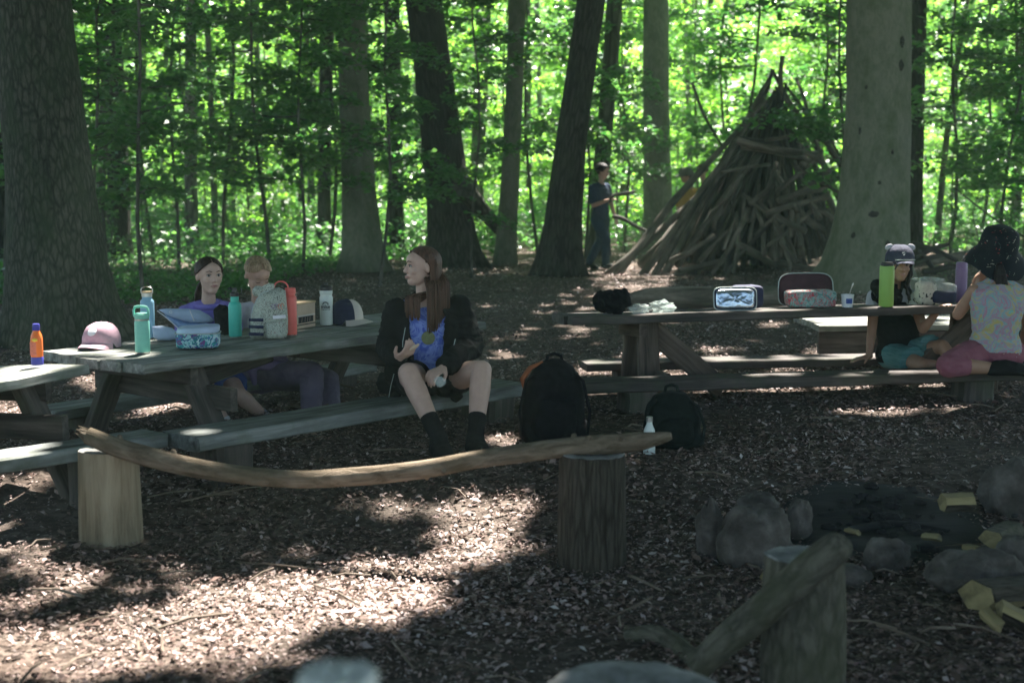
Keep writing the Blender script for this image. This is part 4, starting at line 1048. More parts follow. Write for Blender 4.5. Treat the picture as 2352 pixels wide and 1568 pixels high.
# blue pouch: wedge with open mouth, leaning
b = G(425, 765, ZT)+Vector((0, .06, 0))
pb = thing('fabric_pouch', tuple(b), 'light blue fabric pouch with an open pale zip edge behind the geometric lunch box', 'pouch')
def padded(outline, thick, origin, xd, up, seg=6):
    """pillow from an outline (a,b) list: swollen in the middle"""
    nrm = xd.cross(up).normalized(); n = len(outline); ca = sum(p[0] for p in outline)/n; cb = sum(p[1] for p in outline)/n
    vs = []; fs = []
    for s in (1, -1):
        for i in range(seg):
            f = 1-i/seg; h = thick/2*math.sqrt(max(0, 1-f**2.6))
            for a, b_ in outline: vs.append(origin+xd*(ca+(a-ca)*f)+up*(cb+(b_-cb)*f)+nrm*s*(h+.0015)+nrm*.004*noise.noise(Vector((a*30, b_*30, i))))
        vs.append(origin+xd*ca+up*cb+nrm*s*thick/2)
    B = seg*n+1
    for j in (0, 1):
        for i in range(seg-1):
            for k in range(n):
                q = (j*B+i*n+k, j*B+i*n+(k+1) % n, j*B+(i+1)*n+(k+1) % n, j*B+(i+1)*n+k); fs.append(q if not j else q[::-1])
        for k in range(n):
            q = (j*B+(seg-1)*n+k, j*B+(seg-1)*n+(k+1) % n, j*B+seg*n); fs.append(q if not j else q[::-1])
    for k in range(n): fs.append((k, B+k, B+(k+1) % n, (k+1) % n))
    return MB().add(vs, fs)
sc = b.y/F
def outl(pts, x0, y0): return [((x-x0)*sc, (y0-y)*sc) for x, y in pts]
X = Vector((1, .1, 0)).normalized(); U = Vector((0, -.12, 1)).normalized()
top_o = outl([(362,712),(380,709),(400,710),(430,710),(455,714),(475,725),(487,738),(480,743),(455,744),(430,742),(405,735),(380,724)], 425, 765)
padded(top_o, .07, b, X, U).build('upper_flap', 'pouch_pale', pb, angle=180)
low_o = outl([(372,722),(400,734),(430,742),(465,744),(478,750),(470,764),(440,772),(412,768),(398,752),(384,738)], 425, 765)
padded(low_o, .09, b+Vector((0, .02, 0)), X, U).build('lower_half', 'blue_pouch', pb, angle=180)
MB().tube([b+Vector((0, -.03, 0))+X*a+U*c_ for a, c_ in outl([(362,713),(378,726),(395,742),(410,758),(418,768)], 425, 765)], .003, 6).build('zip', 'white_print', pb)
MB().tube([b+X*a+U*c_+Vector((0, -.037, 0)) for a, c_ in outl([(436,712),(440,724),(445,738)], 425, 765)], .003, 6).build('zip_pull', 'white_print', pb)
m = MB(); e0 = outl([(393,716)], 425, 765)[0]; q = b+X*e0[0]+U*e0[1]+Vector((0, -.036, 0))
m.tube([q+X*.007*math.cos(t)+U*.007*math.sin(t) for t in [6.2832*k/12 for k in range(13)]], .0018, 6); m.build('ring_print', 'white_print', pb)
b = G(375, 783, ZT)+Vector((0, .04, 0))
o = padded([((x-375)*sc, (783-y)*sc) for x, y in [(349,752),(370,750),(392,756),(404,768),(402,780),(385,784),(360,783),(350,776)]], .07, b, X, U).build('small_pouch', 'pouch_pale', angle=180)
tag(o, 'small pale blue soft pouch between the blue bottle and the geometric lunch box', 'pouch')
# black soft bag behind the teal bottle
b = G(510, 770, ZT)+Vector((0, .10, 0)); o = blob(softbox(b+Vector((0, 0, .065)), (.11, .14, .15), X, .7, 9, .25).ell(b+Vector((-.02, 0, .11)), (.04, .05, .045), lump=.3), 'black_bag', 'black_cloth', None, .006, 3)
tag(o, 'black soft bag slumped behind the teal bottle', 'bag')
# speckled backpack
b = G(616, 782, ZT); xd = Vector((1, .12, 0)).normalized(); yd = Vector((-xd.y, xd.x, 0)); sc = b.y/F
bp = thing('small_backpack', tuple(b), 'speckled terrazzo print kids backpack with dark side stripes standing on the table', 'backpack')
body_o = [((x-616)*sc, (782-y)*sc) for x, y in [(572,776),(574,740),(580,710),(588,688),(600,672),(615,664),(640,662),(655,670),(658,700),(661,740),(660,770),(650,782),(615,785),(580,783)]]
padded(body_o, .16, b+yd*.08, xd, Vector((0, .08, 1)).normalized(), 7).build('body', 'terrazzo', bp, angle=180)
pk = [((x-616)*sc, (782-y)*sc) for x, y in [(612,776),(613,742),(625,738),(652,736),(658,740),(659,772),(650,778)]]
padded(pk, .05, b-yd*.006, xd, Vector((0, .0, 1))).build('front_pocket', 'terrazzo', bp, angle=180)
for i, yy in enumerate((733, 749, 766)):
    m = MB(); x0, x1 = 573-i*0, 606; m.beam(b-yd*.004+xd*(x0-616)*sc+Vector((0, 0, (782-yy)*sc)), b-yd*.012+xd*(x1-616)*sc+Vector((0, 0, (782-yy-1)*sc)), .008, .016, bev=.002); m.build('side_stripe', 'navy_cloth', bp)
MB().tube([b-yd*.006+xd*(x-616)*sc+Vector((0, 0, (782-y)*sc)) for x, y in [(578,735),(583,706),(592,686),(604,672),(620,666)]], .003, 6).build('zip', 'trim_grey', bp)
m = MB(); m.beam(b-yd*.016+xd*(628-616)*sc+Vector((0, 0, (782-728)*sc)), b-yd*.016+xd*(657-616)*sc+Vector((0, 0, (782-726)*sc)), .006, .018, bev=.002); m.build('name_tag', 'white_print', bp)
for k_, (x_, mt) in enumerate(((629,'lilac'),(636,'lilac'),(643,'panel_red'),(650,'panel_red'))):
    MB().tube([b-yd*.018+xd*(x_-616+3*math.cos(t))*sc+Vector((0, 0, (782-702+(5+k_%2*2)*math.sin(t))*sc)) for t in [5.2*q/8 for q in range(9)]], .0016, 5).build('doodle', mt, bp)
blob(softbox(b+yd*.09+Vector((-.035, 0, .245)), (.085, .07, .055), xd, .8, 5, .35).ell(b+yd*.09+Vector((.01, 0, .268)), (.03, .02, .02), lump=.4), 'top_bundle', 'terrazzo', bp, .004, 2)

# ---- right table
def crumple(c, r, label, mat, name, cat, seed, vox=.006, parts=5):
    rs = random.Random(seed); m = MB()
    for i in range(parts):
        m.ell(Vector(c)+Vector((rs.uniform(-.6, .6)*r[0], rs.uniform(-.5, .5)*r[1], r[2]*rs.uniform(.55, .9))), (r[0]*.6, r[1]*.6, r[2]*.62), lump=.5, seed=seed+i)
    o = blob(m, name, mat, None, vox, 1); return tag(o, label, cat)
b = onC(1412, 716); crumple(b+Vector((0, .07, 0)), (.10, .08, .10), 'black crumpled soft bag at the left end of the right table', 'black_cloth', 'black_bag', 'bag', 3)
MB().tube([b+Vector((-.03, .0, .10)), b+Vector((0, -.01, .105)), b+Vector((.02, 0, .125))], .004, 6)
def filmbag(c, r, label, seed, name='plastic_bag'):
    rs = random.Random(seed); m = MB(); m.ell(c+Vector((0, 0, r[2]*.8)), r, n=22, m=12, lump=.7, seed=seed)
    m.ell(c+Vector((r[0]*.8, 0, r[2]*.7)), (r[0]*.5, r[1]*.4, r[2]*.5), n=12, m=8, lump=.8, seed=seed+2)
    o = m.build(name, 'clear_plastic', angle=12); return tag(o, label, 'plastic bag')
filmbag(onC(1468, 717)+Vector((0, .04, 0)), (.055, .05, .03), 'clear crumpled sandwich bag next to the black bag on the right table', 4)
filmbag(onC(1520, 716)+Vector((0, .05, 0)), (.065, .05, .036), 'clear crumpled sandwich bag of white scraps left of the silver lunch box', 8)
# open silver lined lunch box
def lunchbox_open(x0, x1, y0, y1, tilt, outer, inner, label, back_dx):
    p = onC((x0+x1)/2, y1-2, .10); sc = p.y/F*1.0; w_, h_ = (x1-x0)*sc, (y1-y0)*sc; root = thing('open_lunch_bag', tuple(p), label, 'lunch bag'); xd = Vector((1, .1, 0)).normalized(); U = Vector((0, tilt, 1)).normalized()
    o = [(math.copysign(abs(math.cos(t))**.35, math.cos(t))*w_/2, h_/2+math.copysign(abs(math.sin(t))**.35, math.sin(t))*h_/2) for t in [6.2832*k/40 for k in range(40)]]
    padded(o, .04, p+Vector((0, .05, 0)), xd, U).build('shell', outer, root, angle=180)
    oi = [(a*.9, h_/2+(c-h_/2)*.86) for a, c in o]; padded(oi, .02, p+Vector((0, .034, 0)), xd, U).build('lining', inner, root, angle=180)
    MB().tube([p+Vector((0, .042, 0))+xd*a+U*c for a, c in o+o[:1]], .004, 6).build('zip_edge', 'trim_grey', root)
    if back_dx:
        pk = p+xd*(back_dx+.03)+Vector((0, .17, 0)); m = softbox(pk+Vector((0, 0, h_*.5)), (w_*.75, .12, h_*1.02), xd, .4, 3, .05); m.build('bag_body', outer, root, angle=180)
lunchbox_open(1641, 1742, 658, 712, .25, 'navy_cloth', 'lining', 'open lunch bag showing its shiny silver lining on the right table', .055)
p = onC(1866, 709); sc = p.y/F; root = thing('lunch_bag', tuple(p), 'floral print lunch bag with its dark lid standing open behind it', 'lunch bag'); xd = Vector((1, .1, 0)).normalized()
softbox(p+Vector((0, .07, .053)), (.30, .13, .105), xd, .35, 6, .04).build('body', 'floral_print', root, angle=180)
o = [(math.copysign(abs(math.cos(t))**.4, math.cos(t))*.17*(1-.10*max(0, math.sin(t))), .10+math.copysign(abs(math.sin(t))**.4, math.sin(t))*.10) for t in [6.2832*k/40 for k in range(40)]]
U = Vector((0, .15, 1)).normalized(); padded(o, .02, p+Vector((-.01, .15, 0)), xd, U).build('lid', 'maroon', root, angle=180)
MB().tube([p+Vector((-.01, .145, 0))+xd*a+U*c for a, c in o+o[:1]], .0035, 6).build('zip_edge', 'trim_grey', root)
MB().tube([p+xd*a+Vector((0, .004, .097)) for a in (-.13, -.05, .05, .13)], .003, 6).build('zip', 'trim_grey', root)
b = onC(1946, 708)
cup = thing('yogurt_cup', tuple(b), 'white yogurt cup with a spoon in it beside the floral lunch bag', 'cup')
MB().lathe(b, [(.001, 0), (.031, .001), (.037, .072), (.0395, .073), (.0395, .077), (.036, .077), (.034, .06), (.001, .055)], 24).build('cup', 'white_cup', cup)
m = MB()
for k in range(5):
    t = -1.9+k*.22; m.tube([b+Vector((math.cos(t)*.0335, math.sin(t)*.0335, .025)), b+Vector((math.cos(t)*.0362, math.sin(t)*.0362, .055))], .0038, 6)
m.build('blue_print', 'yogurt_blue', cup)
MB().tube([b+Vector((.005, 0, .05)), b+Vector((.02, 0, .11)), b+Vector((.028, -.005, .135)), b+Vector((.031, -.006, .145))], [.002, .002, .005, .003], 8).build('spoon', 'steel', cup)
b = onC(2035, 702, .05)
r_ = bottle(b, 'tall lime green bottle with a black lid on the right table', [('body', 'lime', [(.001, 0), (.040, .003), (.043, .01), (.043, .236), (.041, .242), (.001, .243)]), ('lid', 'black_plastic', [(.036, .243), (.037, .244), (.037, .258), (.030, .266), (.001, .268)])])
MB().tube([b+Vector((.012+.0, 0, .255)), b+Vector((.045, -.01, .268)), b+Vector((.056, -.01, .245)), b+Vector((.044, -.01, .222))], .0045, 8).build('handle', 'black_plastic', r_)
b = onC(2206, 698, .3)
bottle(b, 'lilac bottle on the right table beside the girl in the sun hat', [('body', 'lilac', [(.001, 0), (.034, .003), (.036, .01), (.036, .205), (.036, .21)]), ('lid', 'lilac', [(.0355, .2105), (.0345, .212), (.0345, .240), (.030, .250), (.001, .252)])])
p = onC(2145, 700)
o = softbox(p+Vector((-.035, .05, .07)), (.13, .09, .14), Vector((1, .1, 0)).normalized(), .5, 4, .18).build('printed_bag', 'skull_bag', angle=180); tag(o, 'cream bag with dark print standing beside the plastic box', 'bag')
pc = thing('plastic_container', tuple(p+Vector((.05, .05, .08))), 'clear domed plastic food container propped beside the cream bag', 'container')
softbox(p+Vector((.065, .04, .10)), (.16, .11, .07), Vector((1, 0, -.1)).normalized(), .7, 2, .04).build('dome', 'clear_plastic', pc)
softbox(p+Vector((.065, .04, .045)), (.15, .11, .08), Vector((1, 0, 0)), .5, 2, .04).build('tray', 'navy_cloth', pc)
o = filmbag(p+Vector((-.02, .05, .135)), (.085, .03, .015), 'clear plastic wrap lying on top of the cream bag', 12)

# ---- backpacks on the ground
def backpack(c, w_, d_, h_, mat, label, lean=0, accents=None, seed=0):
    root = thing('backpack', tuple(c), label, 'backpack'); m = MB(); U = Vector((lean, 0, 1)).normalized()
    m.ell(c+U*h_*.40, (w_*.5, d_*.5, h_*.43), sq=.6, lump=.12, seed=seed, n=24, m=16); m.ell(c+U*h_*.68, (w_*.37, d_*.42, h_*.30), sq=.75, lump=.12, seed=seed+1, n=24, m=16)
    m.ell(c+U*h_*.14, (w_*.56, d_*.55, h_*.16), sq=.6, lump=.1, seed=seed+4, n=24, m=12)
    blob(m, 'body', mat, root, .010, 3)
    p = MB(); p.ell(c+U*h_*.32+Vector((0, -d_*.45, 0)), (w_*.34, d_*.18, h_*.24), sq=.6, lump=.15, seed=seed+2, n=20, m=12); blob(p, 'front_pocket', mat, root, .010, 2)
    MB().tube([c+U*h_*.95+Vector((x*w_, 0, z)) for x, z in ((-.14, -.02), (-.10, .03), (0, .04), (.10, .03), (.14, -.02))], .008, 6).build('handle', mat, root)
    for s in (-1, 1):
        MB().tube([c+U*h_*.9+Vector((s*w_*.2, -d_*.1, 0)), c+U*h_*.75+Vector((s*w_*.44, -d_*.35, 0)), c+U*h_*.4+Vector((s*w_*.54, -d_*.42, 0)), c+U*h_*.12+Vector((s*w_*.5, -d_*.3, 0))], .012, 6, flat=.5).build('strap', mat, root)
    return root
c = onground(P(1258, 1040, 7.25)); c = Vector((c.x, 7.3, gz(c.x, 7.3))); c.x = (1274-1176)/F*7.3
bk = backpack(c, .32, .26, .43, 'black_cloth', 'large black backpack standing on the ground at the right end of the woman bench')
m = MB(); m.tube([c+Vector(p) for p in ((-.06, -.03, .41), (-.12, -.06, .385), (-.16, -.07, .33), (-.15, -.08, .28))], [.012, .022, .02, .01], 8, flat=.5); m.build('orange_lining', 'orange_cloth', bk)
c = Vector(((1550-1176)/F*7.25, 7.2, 0)); c.z = gz(c.x, c.y)
backpack(c, .27, .22, .28, 'dark_green_cloth', 'dark backpack slumped under the long bench behind the stump', seed=5, lean=-.05)
MB().tube([c+Vector((-.05, -.1, .40)), c+Vector((-.16, -.1, .30)), c+Vector((-.20, -.1, .1))], .01, 6)
b = P(1495, 975, 7.45); zb = gz(b.x, b.y)+.0
b = Vector(((1495-1176)/F*7.04, 7.02, 0)); b.z = gz(b.x, b.y)-.005
hb = bottle(Vector((b.x, b.y, b.z)), 'small white bottle with a steel cap standing in front of the dark backpack', [('body', 'white_plastic', [(.001, 0), (.027, .003), (.029, .01), (.029, .10), (.026, .122), (.015, .148), (.014, .160)]), ('cap', 'steel', [(.0145, .160), (.0165, .161), (.0165, .183), (.015, .185), (.001, .1855)])])

b = onC(2035, 700, .32); crumple(b, (.11, .07, .10), 'black soft bag behind the lime bottle on the right table', 'black_cloth', 'black_bag', 'bag', 17)
# ---------------------------------------------------------------- people
plain('skin', (.44,.28,.21), .55, var=.06, scale=25, spec=.35); plain('skin_fair', (.50,.34,.27), .55, var=.06, scale=25, spec=.35); plain('skin_tan', (.34,.20,.13), .55, var=.07, scale=25, spec=.35)
plain('lips', (.40,.20,.17), .45, var=.04); plain('eye_white', (.38,.36,.34), .25, var=.02); plain('iris', (.02,.015,.012), .2); plain('brow', (.05,.03,.02), .8)
def hairmat(name, a, b):
    m, nt, bs, _ = newmat(name); v = coords(nt, 'object', (60, 60, 4)); n = noi(nt, v, 1.5, 4)
    nt.links.new(ramp(nt, n, [(.35, a), (.65, b)]), bs.inputs['Base Color']); bs.inputs['Roughness'].default_value = .55; bs.inputs['Specular IOR Level'].default_value = .3; bump(nt, bs, n, .7, .008)
hairmat('hair_brown', (.04,.02,.012), (.11,.056,.034)); hairmat('hair_dark', (.018,.011,.008), (.05,.028,.018)); hairmat('hair_blond', (.18,.12,.065), (.40,.28,.17)); hairmat('hair_black', (.008,.006,.005), (.02,.015,.012))
def cloth(name, a, b, scale=6, rough=.9, bs_=.5, sc=(1,1,1)):
    m, nt, bs, _ = newmat(name); v = coords(nt, 'object', sc); n = noi(nt, v, scale, 5, .6, .4); n2 = noi(nt, v, scale*2.2, 3)
    nt.links.new(ramp(nt, n, [(.3, a), (.7, b)]), bs.inputs['Base Color']); bs.inputs['Roughness'].default_value = rough
    bs.inputs['Specular IOR Level'].default_value = .15; bump(nt, bs, n2, bs_, .03)
cloth('purple_cloth', (.17,.14,.42), (.25,.21,.55)); cloth('jacket_black', (.006,.007,.007), (.012,.013,.013)); cloth('shorts_black', (.008,.008,.009), (.014,.014,.015))
cloth('blue_shorts', (.03,.05,.18), (.06,.10,.32)); cloth('plum_trousers', (.10,.085,.13), (.17,.14,.20)); cloth('lilac_knit', (.16,.13,.28), (.26,.20,.38)); cloth('white_cloth', (.42,.42,.46), (.58,.58,.60))
cloth('pink_shorts', (.20,.07,.09), (.28,.11,.14)); cloth('teal_shorts', (.04,.17,.17), (.16,.30,.29), 3, sc=(1,1,14)); cloth('dark_blue_shirt', (.02,.035,.06), (.035,.055,.09)); cloth('navy_jeans', (.012,.03,.055), (.02,.045,.075))
cloth('yellow_shirt', (.35,.22,.05), (.48,.32,.09)); cloth('tan_shirt', (.30,.16,.09), (.42,.24,.13)); cloth('shoe_dark', (.01,.01,.01), (.02,.02,.02)); cloth('shoe_grey', (.10,.11,.12), (.2,.21,.21))
cloth('cap_grey', (.035,.04,.06), (.06,.065,.09)); cloth('cap_olive', (.08,.09,.07), (.13,.14,.11))
spots('hat_print', [(.012,.016,.018), (.30,.05,.05), (.012,.016,.018), (.28,.26,.20), (.016,.02,.022), (.05,.10,.08)], 30, th=.22, dist=.2)
def tiedye(name, cols, scale=5):
    m, nt, bs, _ = newmat(name); v = coords(nt, 'object'); n = noi(nt, v, scale, 2.5, .5, 2.2)
    nt.links.new(ramp(nt, n, [(.28+.46*i/(len(cols)-1), c) for i, c in enumerate(cols)]), bs.inputs['Base Color']); bs.inputs['Roughness'].default_value = .9
tiedye('tiedye_pastel', [(.16,.38,.34), (.20,.40,.36), (.46,.38,.12), (.42,.33,.26), (.20,.38,.38), (.45,.20,.26), (.25,.34,.38), (.44,.38,.18), (.16,.36,.34)], 9)
tiedye('tiedye_blue', [(.03,.05,.28), (.06,.10,.45), (.22,.30,.62), (.05,.09,.42), (.10,.20,.45)], 12)
def ortho(f, u):
    f = Vector(f).normalized(); u = Vector(u); u = (u-f*u.dot(f)).normalized(); r = f.cross(u).normalized(); return r, f, u
def head_mesh(m, c, r, f, u, s):
    ax = (r, f, u); p = lambda x, y, z: c+r*x*s+f*y*s+u*z*s
    m.ell(p(0, -.012, .028), (.073*s, .092*s, .080*s), ax, 24, 16); m.ell(p(0, .020, -.022), (.058*s, .064*s, .082*s), ax, 24, 16)
    m.ell(p(0, .050, -.080), (.030*s, .032*s, .026*s), ax); m.ell(p(0, .052, .038), (.050*s, .036*s, .040*s), ax)
    m.tube([p(0, .080, .012), p(0, .092, -.008), p(0, .100, -.024)], [.007*s, .0085*s, .0100*s], 10, roundcap=True)
    for q in (-1, 1):
        m.ell(p(q*.010, .090, -.029), (.008*s, .009*s, .006*s), ax, 10, 6); m.ell(p(q*.036, .060, -.022), (.020*s, .018*s, .020*s), ax, 12, 8)
        m.ell(p(q*.073, -.008, -.004), (.009*s, .018*s, .028*s), (r, (f+u*.15).normalized(), u), 12, 8)
    m.ell(p(0, .080, -.054), (.022*s, .012*s, .010*s), ax, 12, 8)
def face_parts(root, c, r, f, u, s, browm='brow', closed=False):
    p = lambda x, y, z: c+r*x*s+f*y*s+u*z*s
    for q in (-1, 1):
        if not closed:
            e = MB().ell(p(q*.030, .0765, .006), (.0125*s, .008*s, .0062*s), (r, f, u), 14, 8).build('eye', 'eye_white', root)
            i = MB().ell(p(q*.030+.001, .0815, .006), (.0062*s, .005*s, .0060*s), (r, f, u), 12, 8).build('iris', 'iris', e)
        MB().tube([p(q*.016, .085, .0125 if not closed else .004), p(q*.030, .0865, .0150 if not closed else .001), p(q*.044, .078, .0105 if not closed else .004)], [.0014*s, .0022*s, .0014*s], 6).build('eyelash', 'iris', root)
        MB().tube([p(q*.013, .0915, .027), p(q*.030, .090, .034), p(q*.047, .077, .028)], [.0020*s, .0024*s, .0012*s], 6).build('eyebrow', browm, root)
    MB().tube([p(-.021, .083, -.055), p(-.008, .0925, -.0515), p(0, .0925, -.0525), p(.008, .0925, -.0515), p(.021, .083, -.055)], [.002*s, .0042*s, .0038*s, .0042*s, .002*s], 8).tube([p(-.018, .084, -.058), p(0, .0925, -.0615), p(.018, .084, -.058)], [.002*s, .005*s, .002*s], 8).build('lips', 'lips', root)
def hand(m, w_, d, palm, curl=.5, thumb=1, s=1.0, spread=.0):
    d = Vector(d).normalized(); palm = Vector(palm); palm = (palm-d*palm.dot(d)).normalized(); side = d.cross(palm).normalized()*thumb
    m.ell(w_+d*.048*s, (.042*s, .037*s, .0135*s), (d, side, palm), 16, 10)
    m.capsule(w_-d*.01, .021*s, w_+d*.03*s, .019*s)
    for i, (o, L) in enumerate(((.0285, .068), (.0095, .077), (-.0095, .072), (-.028, .056))):
        b = w_+d*.082*s+side*o*s; a = 0; dd = (d+side*spread*(o/.03)).normalized(); pts = [b-dd*.012*s]; pts.append(b)
        for seg in (.45, .32, .23):
            a += curl*(1+.12*i); v = dd*math.cos(a)+palm*math.sin(a); pts.append(pts[-1]+v*L*seg*s)
        m.tube(pts, [.0092*s, .009*s, .0083*s, .0075*s, .0062*s], 10, roundcap=True)
    b = w_+d*.022*s+side*.026*s; v = (d*.75+side*.6+palm*.45).normalized()
    p1 = b+v*.036*s; p2 = p1+(v*.75+d*.3-side*.35*min(1, curl+.3)+palm*.35).normalized()*.028*s; m.tube([w_+d*.015*s+side*.012*s, b, p1, p2], [.012*s, .0115*s, .010*s, .0078*s], 10, roundcap=True)
def lerp3(a, b, t): return a.lerp(b, t)
SEC = [(-.16, .115, .085), (-.05, .155, .108), (.06, .158, .108), (.30, .122, .088), (.52, .132, .100), (.70, .148, .102), (.85, .145, .085), (.94, .095, .068), (1.0, .052, .052)]
def torso_secs(J, k, grow=0, t0=-1, t1=2, lat=None, depthk=1.0):
    pel = (J['hL']+J['hR'])/2; nk = J['neck']; fr = J['front']; out = []
    lp = (J['hR']-J['hL']).normalized(); ls = (J['sR']-J['sL']).normalized()
    ax = (nk-pel).normalized()
    for t, rx, ry in SEC:
        if t < t0 or t > t1: continue
        l = lp.lerp(ls, min(1, max(0, t))); l = (l-ax*l.dot(ax)).normalized(); f = ax.cross(l).normalized()
        if f.dot(fr) < 0: f = -f
        c = pel.lerp(nk, t) if 'mid' not in J else (pel*(1-t)**2+J['mid']*2*t*(1-t)+nk*t*t if 0 <= t <= 1 else pel.lerp(nk, t))
        out.append((c, l*(rx*k+grow), f*(ry*k*depthk+grow)))
    return out
def limb(m, a, b, c, r, grow=0, k=1, mid=None):
    """shoulder/hip a, elbow/knee b, wrist/ankle c; r = radii (a, b, c, bulge of the lower part)"""
    m.tube([a, a.lerp(b, .35), a.lerp(b, .75), b], [r[0]*k+grow, r[0]*k*.97+grow, (r[0]*.35+r[1]*.65)*k+grow, r[1]*k+grow], 14, roundcap=True)
    if c is not None: m.tube([b, b.lerp(c, .28), b.lerp(c, .62), c], [r[1]*k*.97+grow, r[3]*k+grow, (r[3]*.5+r[2]*.5)*k+grow, r[2]*k+grow], 14, roundcap=True)
ARM = (.043, .036, .024, .035); LEG = (.078, .052, .034, .054)
def base_body(root, J, hd, k, skin, vox=.006, hands=None, bodyonly=False, ls=1.0, lean=1.0, hsc=1.0):
    m = MB(); m.loft(torso_secs(J, k*lean, -.004))
    c, fwd, up, s = hd; r, f, u = ortho(fwd, up); head_mesh(m, c, r, f, u, s)
    m.tube([J['neck']-(J['neck']-(J['hL']+J['hR'])/2).normalized()*.05, J['neck'].lerp(c, .35), c-u*.05*s-f*.012*s], [.052*k, .043*k, .043*s], 14, roundcap=True)
    for q in 'LR':
        limb(m, J['s'+q], J['e'+q], J['w'+q], ARM, 0, k); limb(m, J['h'+q], J['k'+q], J['a'+q], LEG, 0, k*ls)
        if 't'+q in J: m.tube([J['a'+q], (J['a'+q]+J['t'+q])/2-Vector((0,0,.006)), J['t'+q]-Vector((0,0,.008))], [.033*k, .027*k, .020*k], 12, roundcap=True)
        h = (hands or {}).get(q, None); d0 = (J['w'+q]-J['e'+q]).normalized()
        if h is None: h = (d0, Vector((0, 0, -1)), .35, 1)
        hand(m, J['w'+q], h[0] if h[0] is not None else d0, h[1], h[2], h[3], k*hsc)
    blob(m, 'body', skin, root, vox, 4 if vox < .009 else 2, .45)
    return r, f, u
def shirt(root, J, k, mat, sleeve=.45, grow=.013, vox=.008, t0=-.2, t1=.96, name='shirt', hood=False, lean=1.0, sm=4, sl=True):
    m = MB(); m.loft(torso_secs(J, k*lean, grow, t0, t1))
    for q in 'LR':
        a, b, c = J['s'+q], J['e'+q], J['w'+q]
        if sl:
            if sleeve <= 1: m.tube([a, a.lerp(b, sleeve*.5), a.lerp(b, sleeve)], [.045*k+grow, .043*k+grow, .043*k+grow], 14, roundcap=True)
            else: limb(m, a, b, b.lerp(c, sleeve-1), (.046, .041, .030, .037), grow, k)
        m.capsule(J['neck'].lerp(a, .3)-Vector((0,0,.015)), .042*k+grow*.5, a, .046*k+grow if sl else .030*k)
    return blob(m, name, mat, root, vox, sm, wr=.0045)
def trousers(root, J, k, mat, frac=2.0, grow=.012, vox=.008, name='trousers', ls=1.0, lean=1.0, flare=0):
    m = MB(); m.loft(torso_secs(J, k*lean, grow+.002, -.2, .12))
    for q in 'LR':
        a, b, c = J['h'+q], J['k'+q], J['a'+q]
        if frac <= 1: m.tube([a, a.lerp(b, frac*.5), a.lerp(b, frac)], [.080*k*ls+grow, .079*k*ls+grow, .072*k*ls+grow+flare], 16, roundcap=False)
        else: limb(m, a, b, b.lerp(c, frac-1), (.080, .057, .042, .056), grow, k*ls)
        m.ell(a, (.085*k,)*3)
    return blob(m, name, mat, root, vox, 3, wr=.0045)
def shoes(root, J, k, mat, sock=None, sk=.35, vox=.007):
    for q in 'LR':
        a, t = J['a'+q], J['t'+q]; d = (t-a); d.z = 0; d = d.normalized(); heel = a-d*.03*k
        z = min(a.z, t.z)-.03*k
        m = MB(); m.tube([Vector((heel.x, heel.y, z+.026)), Vector((a.x, a.y, z+.034))+d*.05*k, Vector((t.x, t.y, z+.024))+d*.02], [.046*k, .053*k, .042*k], 14, roundcap=True, flat=.9); m.tube([a, Vector((a.x, a.y, z+.03))], [.046*k, .048*k], 12, roundcap=True)
        blob(m, 'shoe', mat, root, vox, 2)
        if sock: MB().tube([a.lerp(J['k'+q], sk), a.lerp(J['k'+q], sk*.5), a, a.lerp(t, .35)-Vector((0, 0, .004)), a.lerp(t, .8)-Vector((0, 0, .01))], [.043*k, .040*k, .041*k, .040*k, .026*k], 14).build('sock', sock, root)
def hair_cap(m, c, r, f, u, s, n=110, part=True, low=-.55, gather=None, rad=.0075, front=42, side0=68, drop=None, seed=1, puff=1.0, jit=.0):
    """strands combed from the parting over the skull; either gathered, cut at an edge, or dropped"""
    rs = random.Random(seed); cc = c+f*-.012*s+u*.026*s; R3 = (.080*s*puff, .099*s*puff, .088*s*puff)
    def S(d, g=1.0): return cc+r*d.x*R3[0]*g+f*d.y*R3[1]*g+u*d.z*R3[2]*g
    ends = []
    for i in range(n):
        q = 1 if i % 2 else -1; t = (i//2+rs.random())/(n//2)
        al = R(side0+(178-side0)*t)          # azimuth where the strand leaves the skull, 0 = face
        ph = R(front+(125-front)*t**.8)
              # start on the parting
        st = Vector((q*.04, math.cos(ph), math.sin(ph))).normalized(); lo = low+rs.uniform(-.05, .05)
        en = Vector((q*math.sin(al), math.cos(al), 0)).normalized()*math.sqrt(1-lo*lo)+Vector((0, 0, lo))
        if gather is not None:
            gd = Vector(gather).normalized(); pts = []
            am = R(60+95*t); midd = (Vector((q*math.sin(am), math.cos(am), .02+.5*t))).normalized()
            for j in range(9):
                w_ = j/8; a = st.slerp(midd, w_) if False else (st*(1-w_)**2+midd*2.2*w_*(1-w_)+gd*w_*w_).normalized(); pts.append(S(a, 1.0))
            m.tube(pts, [rad*s*q_ for q_ in (.35, .6, .8, .95, 1, 1, 1, 1, 1)], 5); continue
        pts = []
        for j in range(9):
            w_ = j/8; a = (st*(1-w_)+en*w_+Vector((q*.5*math.sin(math.pi*w_)*abs(math.sin(al)), -.12*math.sin(math.pi*w_), 0))).normalized(); pts.append(S(a, 1.0+rs.uniform(-jit, jit)))
        m_r = [rad*s*q_ for q_ in (.5, .7, .85, 1, 1, 1, 1, 1, 1)]
        if drop: 
            ex = drop(q, t, pts[-1], rs); pts += ex; m_r += [rad*s*(1-.5*(k_+1)/len(ex)) for k_ in range(len(ex))]
        m.tube(pts, m_r, 5)
    m.ell(cc-f*.012*s+u*.004*s, (R3[0]*.93, R3[1]*.88, R3[2]*.95), (r, f, u), 24, 14)
    return cc, S

